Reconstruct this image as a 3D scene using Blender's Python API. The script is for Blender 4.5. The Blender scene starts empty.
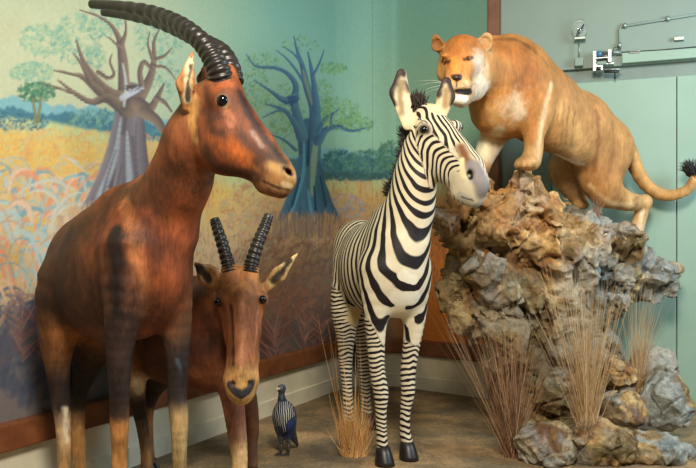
import bpy, math, random
import numpy as np
from mathutils import Vector
from mathutils.bvhtree import BVHTree
F32 = np.float32
FOC, HC, CX, CY = 760.0, 1.08, 348.0, 242.0      # focal length, eye height, principal column, horizon row
col = bpy.context.scene.collection
rng = np.random.default_rng(7)
random.seed(7)

def P(u, v, Y):
    return np.array(((u-CX)/FOC*Y, Y, HC-(v-CY)/FOC*Y))
def lin(c):
    c = np.asarray(c, dtype=float)/255.0
    return np.where(c <= .04045, c/12.92, ((c+.055)/1.055)**2.4)
def nrm(a):
    a = np.asarray(a, float); return a/np.linalg.norm(a)
def sstep(a, b, x):
    t = np.clip((x-a)/(b-a), 0, 1); return t*t*(3-2*t)

# ------------------------------------------------------------------ noise
def _hash(i, j, k, seed):
    h = (i.astype(np.int64)*374761393 + j.astype(np.int64)*668265263 + k.astype(np.int64)*2147483647 + seed*974711) & 0xffffffff
    h = ((h ^ (h >> 13))*1274126177) & 0xffffffff
    h = (h ^ (h >> 16)) & 0xffff
    return h.astype(F32)/65535.0
def vnoise(p, seed=0):
    p = np.asarray(p, dtype=F32)
    i = np.floor(p).astype(np.int64); f = p-i
    f = f*f*(3-2*f)
    r = 0
    for dx in (0, 1):
        wx = f[..., 0] if dx else 1-f[..., 0]
        for dy in (0, 1):
            wy = f[..., 1] if dy else 1-f[..., 1]
            for dz in (0, 1):
                wz = f[..., 2] if dz else 1-f[..., 2]
                r = r + wx*wy*wz*_hash(i[..., 0]+dx, i[..., 1]+dy, i[..., 2]+dz, seed)
    return r*2-1
ROT = np.array(((.36, .48, -.8), (-.8, .6, 0), (.48, .64, .6)))
def fbm(p, octv=4, seed=0, gain=.5):
    a, r = 1.0, 0
    q = np.asarray(p)@ROT
    for o in range(octv):
        r = r+a*vnoise(q+o*7.3, seed+o); a *= gain; q = (q*2.03)@ROT
    return r
def worley(p, seed=0):
    p = np.asarray(p, dtype=F32); i = np.floor(p).astype(np.int64); f1 = np.full(p.shape[:-1], 9., F32); f2 = f1.copy(); hh = f1*0
    for dx in (-1, 0, 1):
        for dy in (-1, 0, 1):
            for dz in (-1, 0, 1):
                c = i+np.array((dx, dy, dz))
                q = np.stack([_hash(c[..., 0], c[..., 1], c[..., 2], seed+s) for s in (1, 2, 3)], -1)+c-p
                d = np.sqrt((q*q).sum(-1))
                hh = np.where(d < f1, _hash(c[..., 0], c[..., 1], c[..., 2], seed+9), hh)
                f2 = np.minimum(f2, np.maximum(f1, d)); f1 = np.minimum(f1, d)
    return f1, f2, hh

# ------------------------------------------------------------------ implicit solids
class Prim:
    def __init__(self, kind, **k): self.kind = kind; self.__dict__.update(k)
    def box(s):
        if s.kind == 'cone':
            m = max(s.ra, s.rb)*max(1, s.s)
            return np.minimum(s.a, s.b)-m, np.maximum(s.a, s.b)+m
        if s.kind == 'limb':
            bx = [q.box() for q in s.sub]; return np.min([q[0] for q in bx], axis=0), np.max([q[1] for q in bx], axis=0)
        m = np.max(s.r)*1.15
        return s.c-m, s.c+m
    def ev(s, p):
        if s.kind == 'limb':
            d = None
            for q in s.sub:
                e = q.ev(p)[0]; d = e if d is None else smin(d, e, .004)
            return d, None
        if s.kind == 'cone':
            ab = (s.b-s.a); L = max(float(ab@ab), 1e-9)
            pa = p-s.a.astype(F32)
            t = np.clip((pa@ab.astype(F32))/F32(L), 0, 1)
            q = pa-t[..., None]*ab.astype(F32)
            r = s.ra+(s.rb-s.ra)*t
            if s.n is None or s.s == 1:
                return np.sqrt((q*q).sum(-1))-r, t
            n = s.n.astype(F32); qn = q@n
            qt = q-qn[..., None]*n
            t2 = (qt*qt).sum(-1); qs = qn/s.s
            l = np.sqrt(t2+qs*qs)+1e-6
            g = np.sqrt(t2+(qs/s.s)**2)+1e-6
            return (l-r)*l/g, t
        if s.kind == 'ell':
            q = (p-s.c.astype(F32))@s.R.astype(F32)
            k0 = np.sqrt(((q/s.r)**2).sum(-1))+1e-6
            k1 = np.sqrt(((q/(s.r*s.r))**2).sum(-1))+1e-6
            return (k0*(k0-1)/k1).astype(F32), np.zeros(p.shape[:-1], F32)
        if s.kind == 'poly':
            q = (p-s.c.astype(F32))@s.R.astype(F32)
            q = q/s.r
            d = np.full(p.shape[:-1], -9., F32)
            for n, o in zip(s.N, s.O):
                d = np.maximum(d, q@n.astype(F32)-o)
            k0 = np.sqrt((q*q).sum(-1))-1
            d = np.maximum(d, k0-.05)
            return d*float(np.min(s.r)), np.zeros(p.shape[:-1], F32)

def smin(a, b, k):
    h = np.maximum(k-np.abs(a-b), 0)/k
    return np.minimum(a, b)-h*h*k*.25

def surface(prims, res, disp=None):
    lo = np.min([p.box()[0] for p in prims if p.op > 0], axis=0)-.03
    hi = np.max([p.box()[1] for p in prims if p.op > 0], axis=0)+.03
    n = np.ceil((hi-lo)/res).astype(int)+1
    ax = [lo[i]+np.arange(n[i])*res for i in range(3)]
    D = np.full(n, .3, F32)
    for p in prims:
        bl, bh = p.box(); pad = p.k+.03
        i0 = np.maximum(np.floor((bl-pad-lo)/res).astype(int), 0); i1 = np.minimum(np.ceil((bh+pad-lo)/res).astype(int)+1, n)
        if np.any(i1 <= i0): continue
        g = np.stack(np.meshgrid(*[ax[i][i0[i]:i1[i]] for i in range(3)], indexing='ij'), -1).astype(F32)
        d = p.ev(g)[0]
        sl = tuple(slice(a, b) for a, b in zip(i0, i1))
        if p.op > 0: D[sl] = smin(D[sl], d, p.k)
        else: D[sl] = -smin(-D[sl], d, p.k)
    if disp is not None:
        m = np.abs(D) < .09
        idx = np.argwhere(m)
        D[m] += disp((lo+idx*res).astype(F32))
    D[0] = D[-1] = .1; D[:, 0] = D[:, -1] = .1; D[:, :, 0] = D[:, :, -1] = .1
    s = D < 0
    cs = [s[a:n[0]-1+a, b:n[1]-1+b, c:n[2]-1+c] for a in (0, 1) for b in (0, 1) for c in (0, 1)]
    anyv = cs[0].copy(); allv = cs[0].copy()
    for c in cs[1:]: anyv |= c; allv &= c
    mask = anyv & ~allv
    cells = np.argwhere(mask)
    idx = np.full(mask.shape, -1, np.int64); idx[mask] = np.arange(len(cells))
    acc = np.zeros((len(cells), 3)); cnt = np.zeros(len(cells))
    offs = [(a, b, c) for a in (0, 1) for b in (0, 1) for c in (0, 1)]
    val = {o: D[cells[:, 0]+o[0], cells[:, 1]+o[1], cells[:, 2]+o[2]] for o in offs}
    for o in offs:
        for axi in range(3):
            if o[axi]: continue
            q = list(o); q[axi] = 1; q = tuple(q)
            a, b = val[o], val[q]; m = (a < 0) != (b < 0)
            t = np.zeros(len(cells)); t[m] = a[m]/(a[m]-b[m])
            pos = np.tile(np.array(o, float), (len(cells), 1)); pos[:, axi] += t
            acc[m] += pos[m]; cnt[m] += 1
    V = lo+(cells+acc/cnt[:, None])*res
    faces = []
    for axi in range(3):
        b, c = [(1, 2), (2, 0), (0, 1)][axi]
        s0 = [slice(None)]*3; s1 = [slice(None)]*3
        s0[axi] = slice(0, n[axi]-1); s1[axi] = slice(1, n[axi])
        A, B = s[tuple(s0)], s[tuple(s1)]
        e = np.argwhere(A != B)
        e = e[(e[:, b] > 0) & (e[:, c] > 0) & (e[:, b] < n[b]-1) & (e[:, c] < n[c]-1)]
        inside = A[e[:, 0], e[:, 1], e[:, 2]]
        def cell(db, dc):
            q = e.copy(); q[:, b] += db; q[:, c] += dc
            return idx[q[:, 0], q[:, 1], q[:, 2]]
        quad = np.stack([cell(-1, -1), cell(0, -1), cell(0, 0), cell(-1, 0)], 1)
        quad[~inside] = quad[~inside][:, ::-1]
        faces.append(quad)
    Fc = np.concatenate(faces)
    Fc = Fc[(Fc >= 0).all(1)]
    return V, Fc

# ------------------------------------------------------------------ mesh objects
def raw_mesh(name, V, Fc, smooth=True):
    me = bpy.data.meshes.new(name)
    V = np.asarray(V, float)
    if isinstance(Fc, np.ndarray):
        m = Fc.shape[1]
        me.vertices.add(len(V)); me.vertices.foreach_set('co', V.astype(F32).ravel())
        me.loops.add(len(Fc)*m); me.loops.foreach_set('vertex_index', Fc.astype(np.int32).ravel())
        me.polygons.add(len(Fc)); me.polygons.foreach_set('loop_start', np.arange(0, len(Fc)*m, m, dtype=np.int32))
        me.polygons.foreach_set('loop_total', np.full(len(Fc), m, np.int32))
    else:
        me.from_pydata([tuple(v) for v in V], [], Fc)
    me.update(calc_edges=True); me.validate()
    me.polygons.foreach_set('use_smooth', np.full(len(me.polygons), smooth))
    return me
def set_col(me, C, name='Col'):
    at = me.color_attributes.new(name, 'FLOAT_COLOR', 'POINT')
    C = np.asarray(C)
    if C.shape[1] == 3: C = np.concatenate([C, np.ones((len(C), 1))], 1)
    at.data.foreach_set('color', C.astype(F32).ravel())
def set_f(me, name, a):
    at = me.attributes.new(name, 'FLOAT', 'POINT'); at.data.foreach_set('value', np.asarray(a, F32))
def link(name, me, mat, parent=None, flat=False):
    o = bpy.data.objects.new(name, me); col.objects.link(o)
    if mat: me.materials.append(mat)
    if parent is not None:
        o.parent = parent
        L = np.array(parent.matrix_basis.translation)
        co = np.empty(len(me.vertices)*3, F32); me.vertices.foreach_get('co', co)
        me.vertices.foreach_set('co', (co.reshape(-1, 3)-L).astype(F32).ravel()); me.update()
    return o
def tag(o, label, cat, group=None, kind=None):
    o['label'] = label; o['category'] = cat
    if group: o['group'] = group
    if kind: o['kind'] = kind
    return o
def empty(name, loc, label, cat, group=None):
    o = bpy.data.objects.new(name, None); col.objects.link(o); o.location = Vector(loc); o.empty_display_size = .1
    return tag(o, label, cat, group)
class MB:                                             # collects simple shapes into one mesh
    def __init__(s): s.V = []; s.F = []
    def add(s, V, Fc):
        b = len(s.V); s.V += [tuple(map(float, v)) for v in V]; s.F += [tuple(int(i)+b for i in f) for f in Fc]; return s
    def hexa(s, p):                                   # 8 points: bottom 4 ccw, top 4 ccw
        return s.add(p, [(3, 2, 1, 0), (4, 5, 6, 7), (0, 1, 5, 4), (1, 2, 6, 5), (2, 3, 7, 6), (3, 0, 4, 7)])
    def obox(s, c, ax, h):
        c = np.asarray(c, float); a = [nrm(x)*k for x, k in zip(ax, h)]
        p = [c+sx*a[0]+sy*a[1]+sz*a[2] for sz in (-1, 1) for sx, sy in ((-1, -1), (1, -1), (1, 1), (-1, 1))]
        return s.hexa(p)
    def tube(s, pts, rad, seg=12, cap=True, flat=None):
        pts = np.asarray(pts, float); n = len(pts); rad = np.broadcast_to(np.asarray(rad, float), (n,))
        T = np.gradient(pts, axis=0); T /= np.linalg.norm(T, axis=1)[:, None]+1e-12
        ref = np.array((0, 0, 1.)) if abs(T[0][2]) < .9 else np.array((1., 0, 0))
        u = nrm(np.cross(T[0], ref)); V = []
        for i in range(n):
            u = nrm(u-T[i]*(u@T[i])); w = np.cross(T[i], u)
            for k in range(seg):
                a = 2*math.pi*k/seg
                V.append(pts[i]+rad[i]*(math.cos(a)*u+math.sin(a)*w))
        Fc = [(i*seg+k, i*seg+(k+1) % seg, (i+1)*seg+(k+1) % seg, (i+1)*seg+k) for i in range(n-1) for k in range(seg)]
        if cap: Fc += [tuple(range(seg))[::-1], tuple((n-1)*seg+k for k in range(seg))]
        return s.add(V, Fc)
    def ball(s, c, r, seg=16, rings=10, ax=None):
        c = np.asarray(c, float); r = np.broadcast_to(np.asarray(r, float), (3,)); A = np.eye(3) if ax is None else np.array([nrm(a) for a in ax])
        V = [c+A[2]*r[2]]
        for i in range(1, rings):
            th = math.pi*i/rings
            for k in range(seg):
                ph = 2*math.pi*k/seg
                V.append(c+A[0]*r[0]*math.sin(th)*math.cos(ph)+A[1]*r[1]*math.sin(th)*math.sin(ph)+A[2]*r[2]*math.cos(th))
        V.append(c-A[2]*r[2]); last = len(V)-1
        Fc = [(0, 1+k, 1+(k+1) % seg) for k in range(seg)]
        for i in range(rings-2):
            Fc += [(1+i*seg+k, 1+(i+1)*seg+k, 1+(i+1)*seg+(k+1) % seg, 1+i*seg+(k+1) % seg) for k in range(seg)]
        b = 1+(rings-2)*seg
        Fc += [(b+k, last, b+(k+1) % seg) for k in range(seg)]
        return s.add(V, Fc)
    def build(s, name, mat, parent=None, smooth=True, bevel=0):
        o = link(name, raw_mesh(name, s.V, s.F, smooth), mat, parent)
        if bevel:
            m = o.modifiers.new('bevel', 'BEVEL'); m.width = bevel; m.segments = 2; m.limit_method = 'ANGLE'
        return o
def catmull(pts, n):
    pts = np.asarray(pts, float); p = np.vstack([2*pts[0]-pts[1], pts, 2*pts[-1]-pts[-2]])
    out = []
    m = len(pts)-1
    for t in np.linspace(0, m, n):
        i = min(int(t), m-1); f = t-i
        a, b, c, d = p[i:i+4]
        out.append(.5*((2*b)+(-a+c)*f+(2*a-5*b+4*c-d)*f*f+(-a+3*b-3*c+d)*f**3))
    return np.array(out)

# ------------------------------------------------------------------ materials
def new_mat(name):
    m = bpy.data.materials.new(name); m.use_nodes = True
    nt = m.node_tree; b = nt.nodes['Principled BSDF']
    return m, nt, b
def nd(nt, typ, **k):
    n = nt.nodes.new(typ)
    for a, v in k.items():
        if a in n.inputs.keys() if hasattr(n.inputs, 'keys') else False: n.inputs[a].default_value = v
        else: setattr(n, a, v)
    return n
def simple(name, c, rough=.6, metal=0, noise=.12, scale=20, bump=0.0, spec=.5):
    m, nt, b = new_mat(name); L = nt.links
    b.inputs['Roughness'].default_value = rough; b.inputs['Metallic'].default_value = metal; b.inputs['Specular IOR Level'].default_value = spec
    tc = nd(nt, 'ShaderNodeTexCoord'); no = nd(nt, 'ShaderNodeTexNoise'); no.inputs['Scale'].default_value = scale; no.inputs['Detail'].default_value = 4
    L.new(tc.outputs['Object'], no.inputs['Vector'])
    mr = nd(nt, 'ShaderNodeMapRange'); mr.inputs['From Min'].default_value = .3; mr.inputs['From Max'].default_value = .7
    mr.inputs['To Min'].default_value = 1-noise; mr.inputs['To Max'].default_value = 1+noise
    L.new(no.outputs['Fac'], mr.inputs['Value'])
    mx = nd(nt, 'ShaderNodeVectorMath', operation='SCALE'); c3 = lin(c); mx.inputs[0].default_value = tuple(c3)
    L.new(mr.outputs['Result'], mx.inputs['Scale']); L.new(mx.outputs[0], b.inputs['Base Color'])
    if bump:
        bp = nd(nt, 'ShaderNodeBump'); bp.inputs['Strength'].default_value = bump; bp.inputs['Distance'].default_value = .01
        L.new(no.outputs['Fac'], bp.inputs['Height']); L.new(bp.outputs['Normal'], b.inputs['Normal'])
    return m
def fur_mat(name, rough=.62, var=.22, stripes=False, dark=(26, 20, 22), light=(232, 222, 196), bump=.35, scale=60, squash=(1, 1, .22), spec=.3):
    m, nt, b = new_mat(name); L = nt.links
    at = nd(nt, 'ShaderNodeAttribute', attribute_name='Col')
    tc = nd(nt, 'ShaderNodeTexCoord'); mp = nd(nt, 'ShaderNodeMapping'); mp.inputs['Scale'].default_value = squash
    L.new(tc.outputs['Object'], mp.inputs['Vector'])
    no = nd(nt, 'ShaderNodeTexNoise'); no.inputs['Scale'].default_value = scale; no.inputs['Detail'].default_value = 8; no.inputs['Roughness'].default_value = .78
    L.new(mp.outputs['Vector'], no.inputs['Vector'])
    n2 = nd(nt, 'ShaderNodeTexNoise'); n2.inputs['Scale'].default_value = 9; n2.inputs['Detail'].default_value = 5
    L.new(tc.outputs['Object'], n2.inputs['Vector'])
    ad = nd(nt, 'ShaderNodeMath', operation='ADD'); L.new(no.outputs['Fac'], ad.inputs[0]); L.new(n2.outputs['Fac'], ad.inputs[1])
    mr = nd(nt, 'ShaderNodeMapRange'); mr.inputs['From Min'].default_value = .65; mr.inputs['From Max'].default_value = 1.35
    mr.inputs['To Min'].default_value = 1-var; mr.inputs['To Max'].default_value = 1+var
    L.new(ad.outputs[0], mr.inputs['Value'])
    src = at.outputs['Color']
    if stripes:
        ph = nd(nt, 'ShaderNodeAttribute', attribute_name='phase'); du = nd(nt, 'ShaderNodeAttribute', attribute_name='duty')
        fr = nd(nt, 'ShaderNodeMath', operation='FRACT'); L.new(ph.outputs['Fac'], fr.inputs[0])
        m1 = nd(nt, 'ShaderNodeMath', operation='MULTIPLY_ADD'); m1.inputs[1].default_value = 2; m1.inputs[2].default_value = -1; L.new(fr.outputs[0], m1.inputs[0])
        ab = nd(nt, 'ShaderNodeMath', operation='ABSOLUTE'); L.new(m1.outputs[0], ab.inputs[0])
        sb = nd(nt, 'ShaderNodeMath', operation='SUBTRACT'); L.new(ab.outputs[0], sb.inputs[0]); L.new(du.outputs['Fac'], sb.inputs[1])
        ss = nd(nt, 'ShaderNodeMapRange', interpolation_type='SMOOTHSTEP'); ss.inputs['From Min'].default_value = -.09; ss.inputs['From Max'].default_value = .09
        L.new(sb.outputs[0], ss.inputs['Value'])
        mx = nd(nt, 'ShaderNodeMix', data_type='RGBA'); mx.inputs[6].default_value = (*lin(dark), 1)
        L.new(ss.outputs['Result'], mx.inputs[0]); L.new(at.outputs['Color'], mx.inputs[7]); src = mx.outputs[2]
    sc = nd(nt, 'ShaderNodeVectorMath', operation='SCALE'); L.new(src, sc.inputs[0]); L.new(mr.outputs['Result'], sc.inputs['Scale'])
    L.new(sc.outputs[0], b.inputs['Base Color'])
    b.inputs['Roughness'].default_value = rough; b.inputs['Specular IOR Level'].default_value = spec
    bp = nd(nt, 'ShaderNodeBump'); bp.inputs['Strength'].default_value = bump; bp.inputs['Distance'].default_value = .004
    L.new(no.outputs['Fac'], bp.inputs['Height']); L.new(bp.outputs['Normal'], b.inputs['Normal'])
    return m

# ------------------------------------------------------------------ animal builder
def ray_dir(u, v): return Vector(((u-CX)/FOC, 1.0, -(v-CY)/FOC)).normalized()
class Body:
    def __init__(s, f=1.0): s.pr = []; s.f = f
    def cone(s, a, b, ra, rb, k=.04, n=None, w=1.0, c=None, cb=None, op=1):
        s.pr.append(Prim('cone', a=np.asarray(a, float), b=np.asarray(b, float), ra=ra*s.f, rb=rb*s.f, k=k, n=None if n is None else nrm(n), s=w, op=op, c=c, cb=cb if cb is not None else c))
    def chain(s, pts, rad, k=.04, n=None, w=1.0, cols=None):
        for i in range(len(pts)-1):
            s.cone(pts[i], pts[i+1], rad[i], rad[i+1], k, n, w, None if cols is None else cols[i], None if cols is None else cols[i+1])
    def limb(s, pts, rad, k=.035, cols=None):          # one tapering limb: smooth profile, no bulge at the joints
        pts = np.asarray(pts, float); m = len(pts); n = (m-1)*4+1
        c = catmull(pts, n); t = np.linspace(0, m-1, n)
        r = np.maximum(catmull(np.stack([rad, rad, rad], 1), n)[:, 0], .006)*s.f
        cc = None
        if cols is not None: cl = np.array(cols, float); cc = [tuple(np.array([np.interp(q, range(m), cl[:, j]) for j in range(3)])) for q in t]
        s.pr.append(Prim('limb', op=1, k=k, sub=[Prim('cone', a=c[i], b=c[i+1], ra=r[i], rb=r[i+1], k=k, n=None, s=1.0, op=1, c=None if cc is None else cc[i], cb=None if cc is None else cc[i+1]) for i in range(n-1)]))
    def ell(s, c, r, ax=None, k=.04, col=None, op=1):
        R = np.eye(3) if ax is None else np.stack([nrm(a) for a in ax], 1)
        s.pr.append(Prim('ell', c=np.asarray(c, float), r=np.asarray(r, F32)*s.f, R=R, k=k, op=op, c_=col)); s.pr[-1].cc = col
    def ear(s, base, mid, tip, w, face, c, flat=.4, k=.012, cup=.45, tf=.12):
        face = nrm(face); base, mid, tip = map(np.asarray, (base, mid, tip))
        s.cone(base, mid, w*.6, w, k, face, flat, c); s.cone(mid, tip, w, w*tf, .006, face, flat, c)
        o = face*w*cup
        s.cone(base+(mid-base)*.25+o, mid+o, w*.40, w*.72, .006, face, flat, op=-1); s.cone(mid+o, mid+(tip-mid)*.8+o, w*.72, w*tf*.7, .006, face, flat, op=-1)
    def make(s, res, base_col, kc=.012, rough=0.0015, seed=1):
        s.V, s.Fc = surface(s.pr, res)
        V = s.V.astype(F32)
        W = np.zeros(len(V)); C = np.zeros((len(V), 3)); dm = np.full(len(V), 9., F32); ds = []
        for p in s.pr:
            if p.op < 0: continue
            if p.kind == 'limb':
                E = [q.ev(V) for q in p.sub]; dd = np.stack([e[0] for e in E]); ii = dd.argmin(0); ar = np.arange(len(V))
                d = dd[ii, ar]; t = np.stack([e[1] for e in E])[ii, ar]
                ca = np.array([lin(base_col if q.c is None else q.c) for q in p.sub])[ii]; cb = np.array([lin(base_col if q.cb is None else q.cb) for q in p.sub])[ii]
                p.col_v = ca+(cb-ca)*t[:, None]
            else: d, t = p.ev(V)
            ds.append((p, d, t)); dm = np.minimum(dm, d)
        for p, d, t in ds:
            w = np.exp(-np.clip((d-dm)/kc, 0, 40))
            if p.kind == 'cone':
                ca = lin(base_col if p.c is None else p.c); cb = lin(base_col if p.cb is None else p.cb)
                cc = ca+(cb-ca)*t[:, None]
            elif p.kind == 'limb': cc = p.col_v
            else: cc = lin(base_col if p.cc is None else p.cc)*np.ones((len(V), 1))
            W += w; C += w[:, None]*cc
        s.C = C/W[:, None]
        s.bvh = BVHTree.FromPolygons([tuple(x) for x in s.V], [tuple(int(i) for i in f) for f in s.Fc])
        return s
    def hit(s, u, v):
        h = s.bvh.ray_cast(Vector((0, 0, HC)), ray_dir(u, v))
        return None if h[0] is None else np.array(h[0])
    def near(s, p):
        h = s.bvh.find_nearest(Vector(p)); return np.array(h[0]), np.array(h[1])
    def dist(s, pts):
        V = s.V.astype(F32); d = np.full(len(V), 9., F32)
        if len(pts) == 1: return np.sqrt(((V-np.asarray(pts[0], F32))**2).sum(1))
        for a, b in zip(pts[:-1], pts[1:]):
            d = np.minimum(d, Prim('cone', a=np.asarray(a, float), b=np.asarray(b, float), ra=0, rb=0, n=None, s=1).ev(V)[0])
        return d
    def dab(s, pts, r, c, soft=.5, a=1.0, noise=.25, ns=25, seed=3):
        pts = [q for q in pts if q is not None]
        if not pts: return
        d = s.dist(pts)
        m = d < r*1.6
        x = d[m]/r
        if noise: x = x+noise*fbm(s.V[m]*ns, 3, seed)
        w = a*(1-sstep(1-soft, 1.0, x))
        s.C[m] += w[:, None]*(lin(c)-s.C[m])
    def dabp(s, uv, r, c, **k):                       # brush given where a sight line meets the coat
        s.dab([s.hit(u, v) for u, v in uv], r, c, **k)
    def mottle(s, amp, scale, seed=5, aniso=(1, 1, 1)):
        s.C *= (1+amp*fbm(s.V*np.array(aniso)*scale, 4, seed))[:, None]; s.C = np.clip(s.C, .002, 1)
    def build(s, name, mat, parent, extra=None):
        me = raw_mesh(name, s.V, s.Fc); set_col(me, s.C)
        for k, a in (extra or {}).items(): set_f(me, k, a)
        return link(name, me, mat, parent)
def eye(parent, body, u, v, r, mat, sink=.35, p=None):
    h = body.hit(u, v) if p is None else p
    if h is None: print('eye misses', u, v); return
    d = nrm(h-np.array((0, 0, HC))) if p is None else 0
    o = MB().ball(h+(d*r*sink if p is None else 0), r, 20, 14).build('eye', mat, parent)
    return o
def hoof(parent, top, fwd, r, h, mat, cloven=True):
    top = np.asarray(top, float); f = nrm((fwd[0], fwd[1], 0)); l = np.array((-f[1], f[0], 0)); z = np.array((0, 0, 1.))
    mb = MB()
    for sgn in ((-1, 1) if cloven else (0,)):
        V = []; n = 14
        for (q, k, sh) in ((0.0, 1.28, .55), (.25, 1.22, .42), (.7, 1.02, .15), (1.0, .8, 0.0), (1.03, .5, 0)):
            for i in range(n):
                a = 2*math.pi*i/n
                x = math.cos(a)*r*k*(1.0 if cloven else 1.05); y = math.sin(a)*r*k*(.48 if cloven else .95)
                V.append(top+f*(x+sh*r)+l*(y+sgn*r*.5)+z*(-h*(1-min(q, 1.0))+(.004 if q > 1 else 0)))
        Fc = [(i*n+k, i*n+(k+1) % n, (i+1)*n+(k+1) % n, (i+1)*n+k) for i in range(4) for k in range(n)]
        Fc += [tuple(range(n))[::-1], tuple(4*n+k for k in range(n))]
        mb.add(V, Fc)
    return mb.build('hoof', mat, parent)
def horn(parent, pts, r0, r1, rings, mat, depth=.09, smooth_tip=.12):
    n = rings*8; c = catmull(pts, n); t = np.linspace(0, 1, n)
    rad = r0+(r1-r0)*t**1.15
    saw = (t*rings) % 1.0
    prof = np.where(saw < .7, np.sin(np.pi*saw/.7)**.6, 0)
    fade = 1-sstep(1-smooth_tip*2, 1-smooth_tip, t)
    rad = rad*(1+depth*(prof-.4)*fade)
    rad[-1] *= .3
    return MB().tube(c, rad, 20).build('horn', mat, parent)
# ================================================================== the setting
WP = [(-2.6, .63), (-2.109, 1.6), (-.30, 5.15), (-.13, 5.49), (-.06, 5.60), (.04, 5.69), (.18, 5.74), (.32, 5.72), (.45, 5.66), (.99, 5.235)]
def path_pts(step):
    p = np.array(WP, float)
    # corner rounded by a spline between the two straight runs
    c = catmull(p[2:], 60)
    p = np.vstack([p[:2], c])
    seg = np.linalg.norm(np.diff(p, axis=0), axis=1); s = np.concatenate([[0], np.cumsum(seg)])
    n = int(s[-1]/step)+1; q = np.linspace(0, s[-1], n)
    return np.stack([np.interp(q, s, p[:, 0]), np.interp(q, s, p[:, 1])], 1), q
HW = 3.3
# ---- the painted savannah on the wall: pigments laid down stroke by stroke on a canvas that is wrapped round the wall
class Canvas:
    U0, U1, V0, V1, K = -80, 520, -60, 430, 2
    def __init__(s):
        s.w = (s.U1-s.U0)*s.K; s.h = (s.V1-s.V0)*s.K
        s.u, s.v = np.meshgrid(s.U0+np.arange(s.w)/s.K, s.V0+np.arange(s.h)/s.K)
        s.I = np.zeros((s.h, s.w, 3))
    def win(s, u0, u1, v0, v1):
        a = int(max(0, (u0-s.U0)*s.K)); b = int(min(s.w, (u1-s.U0)*s.K+1)); c = int(max(0, (v0-s.V0)*s.K)); d = int(min(s.h, (v1-s.V0)*s.K+1))
        return slice(c, max(c, d)), slice(a, max(a, b))
    def seg(s, a, b, ra, rb, c, al=1.0, soft=.35, c2=None):
        m = max(ra, rb)+2
        w = s.win(min(a[0], b[0])-m, max(a[0], b[0])+m, min(a[1], b[1])-m, max(a[1], b[1])+m)
        u, v = s.u[w], s.v[w]
        if u.size == 0: return
        dx, dy = b[0]-a[0], b[1]-a[1]; L = dx*dx+dy*dy+1e-6
        t = np.clip(((u-a[0])*dx+(v-a[1])*dy)/L, 0, 1)
        qx, qy = u-a[0]-t*dx, v-a[1]-t*dy
        d = np.sqrt(qx*qx+qy*qy); r = ra+(rb-ra)*t
        k = al*(1-sstep(1-soft, 1.0, d/np.maximum(r, .3)))
        cc = lin(c)
        if c2 is not None:                            # second pigment on the side of the stroke
            side = np.clip((qx*dy-qy*dx)/math.sqrt(L)/np.maximum(r, .3)*.5+.5, 0, 1)[..., None]
            cc = lin(c)*(1-side)+lin(c2)*side
        s.I[w] += k[..., None]*(cc-s.I[w])
    def line(s, pts, r, c, al=1.0, soft=.35, c2=None, n=None):
        p = catmull(np.asarray(pts, float), n or len(pts)*5)
        rr = np.interp(np.linspace(0, 1, len(p)), np.linspace(0, 1, len(r)), r)
        for i in range(len(p)-1): s.seg(p[i], p[i+1], rr[i], rr[i+1], c, al, soft, c2)
    def dabs(s, u0, v0, ru, rv, n, size, cols, al=.7, ang=0, spread=.5, ln=1.5):
        for i in range(n):
            a = rng.uniform(0, 2*math.pi); q = math.sqrt(rng.uniform(0, 1))
            u = u0+ru*q*math.cos(a); v = v0+rv*q*math.sin(a)
            t = ang+rng.normal(0, spread); l = size*ln*rng.uniform(.4, 1.2)
            s.seg((u-l*math.cos(t)/2, v-l*math.sin(t)/2), (u+l*math.cos(t)/2, v+l*math.sin(t)/2), size*rng.uniform(.4, .8), size*rng.uniform(.2, .6), cols[rng.integers(len(cols))], al*rng.uniform(.5, 1), .6)
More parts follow.
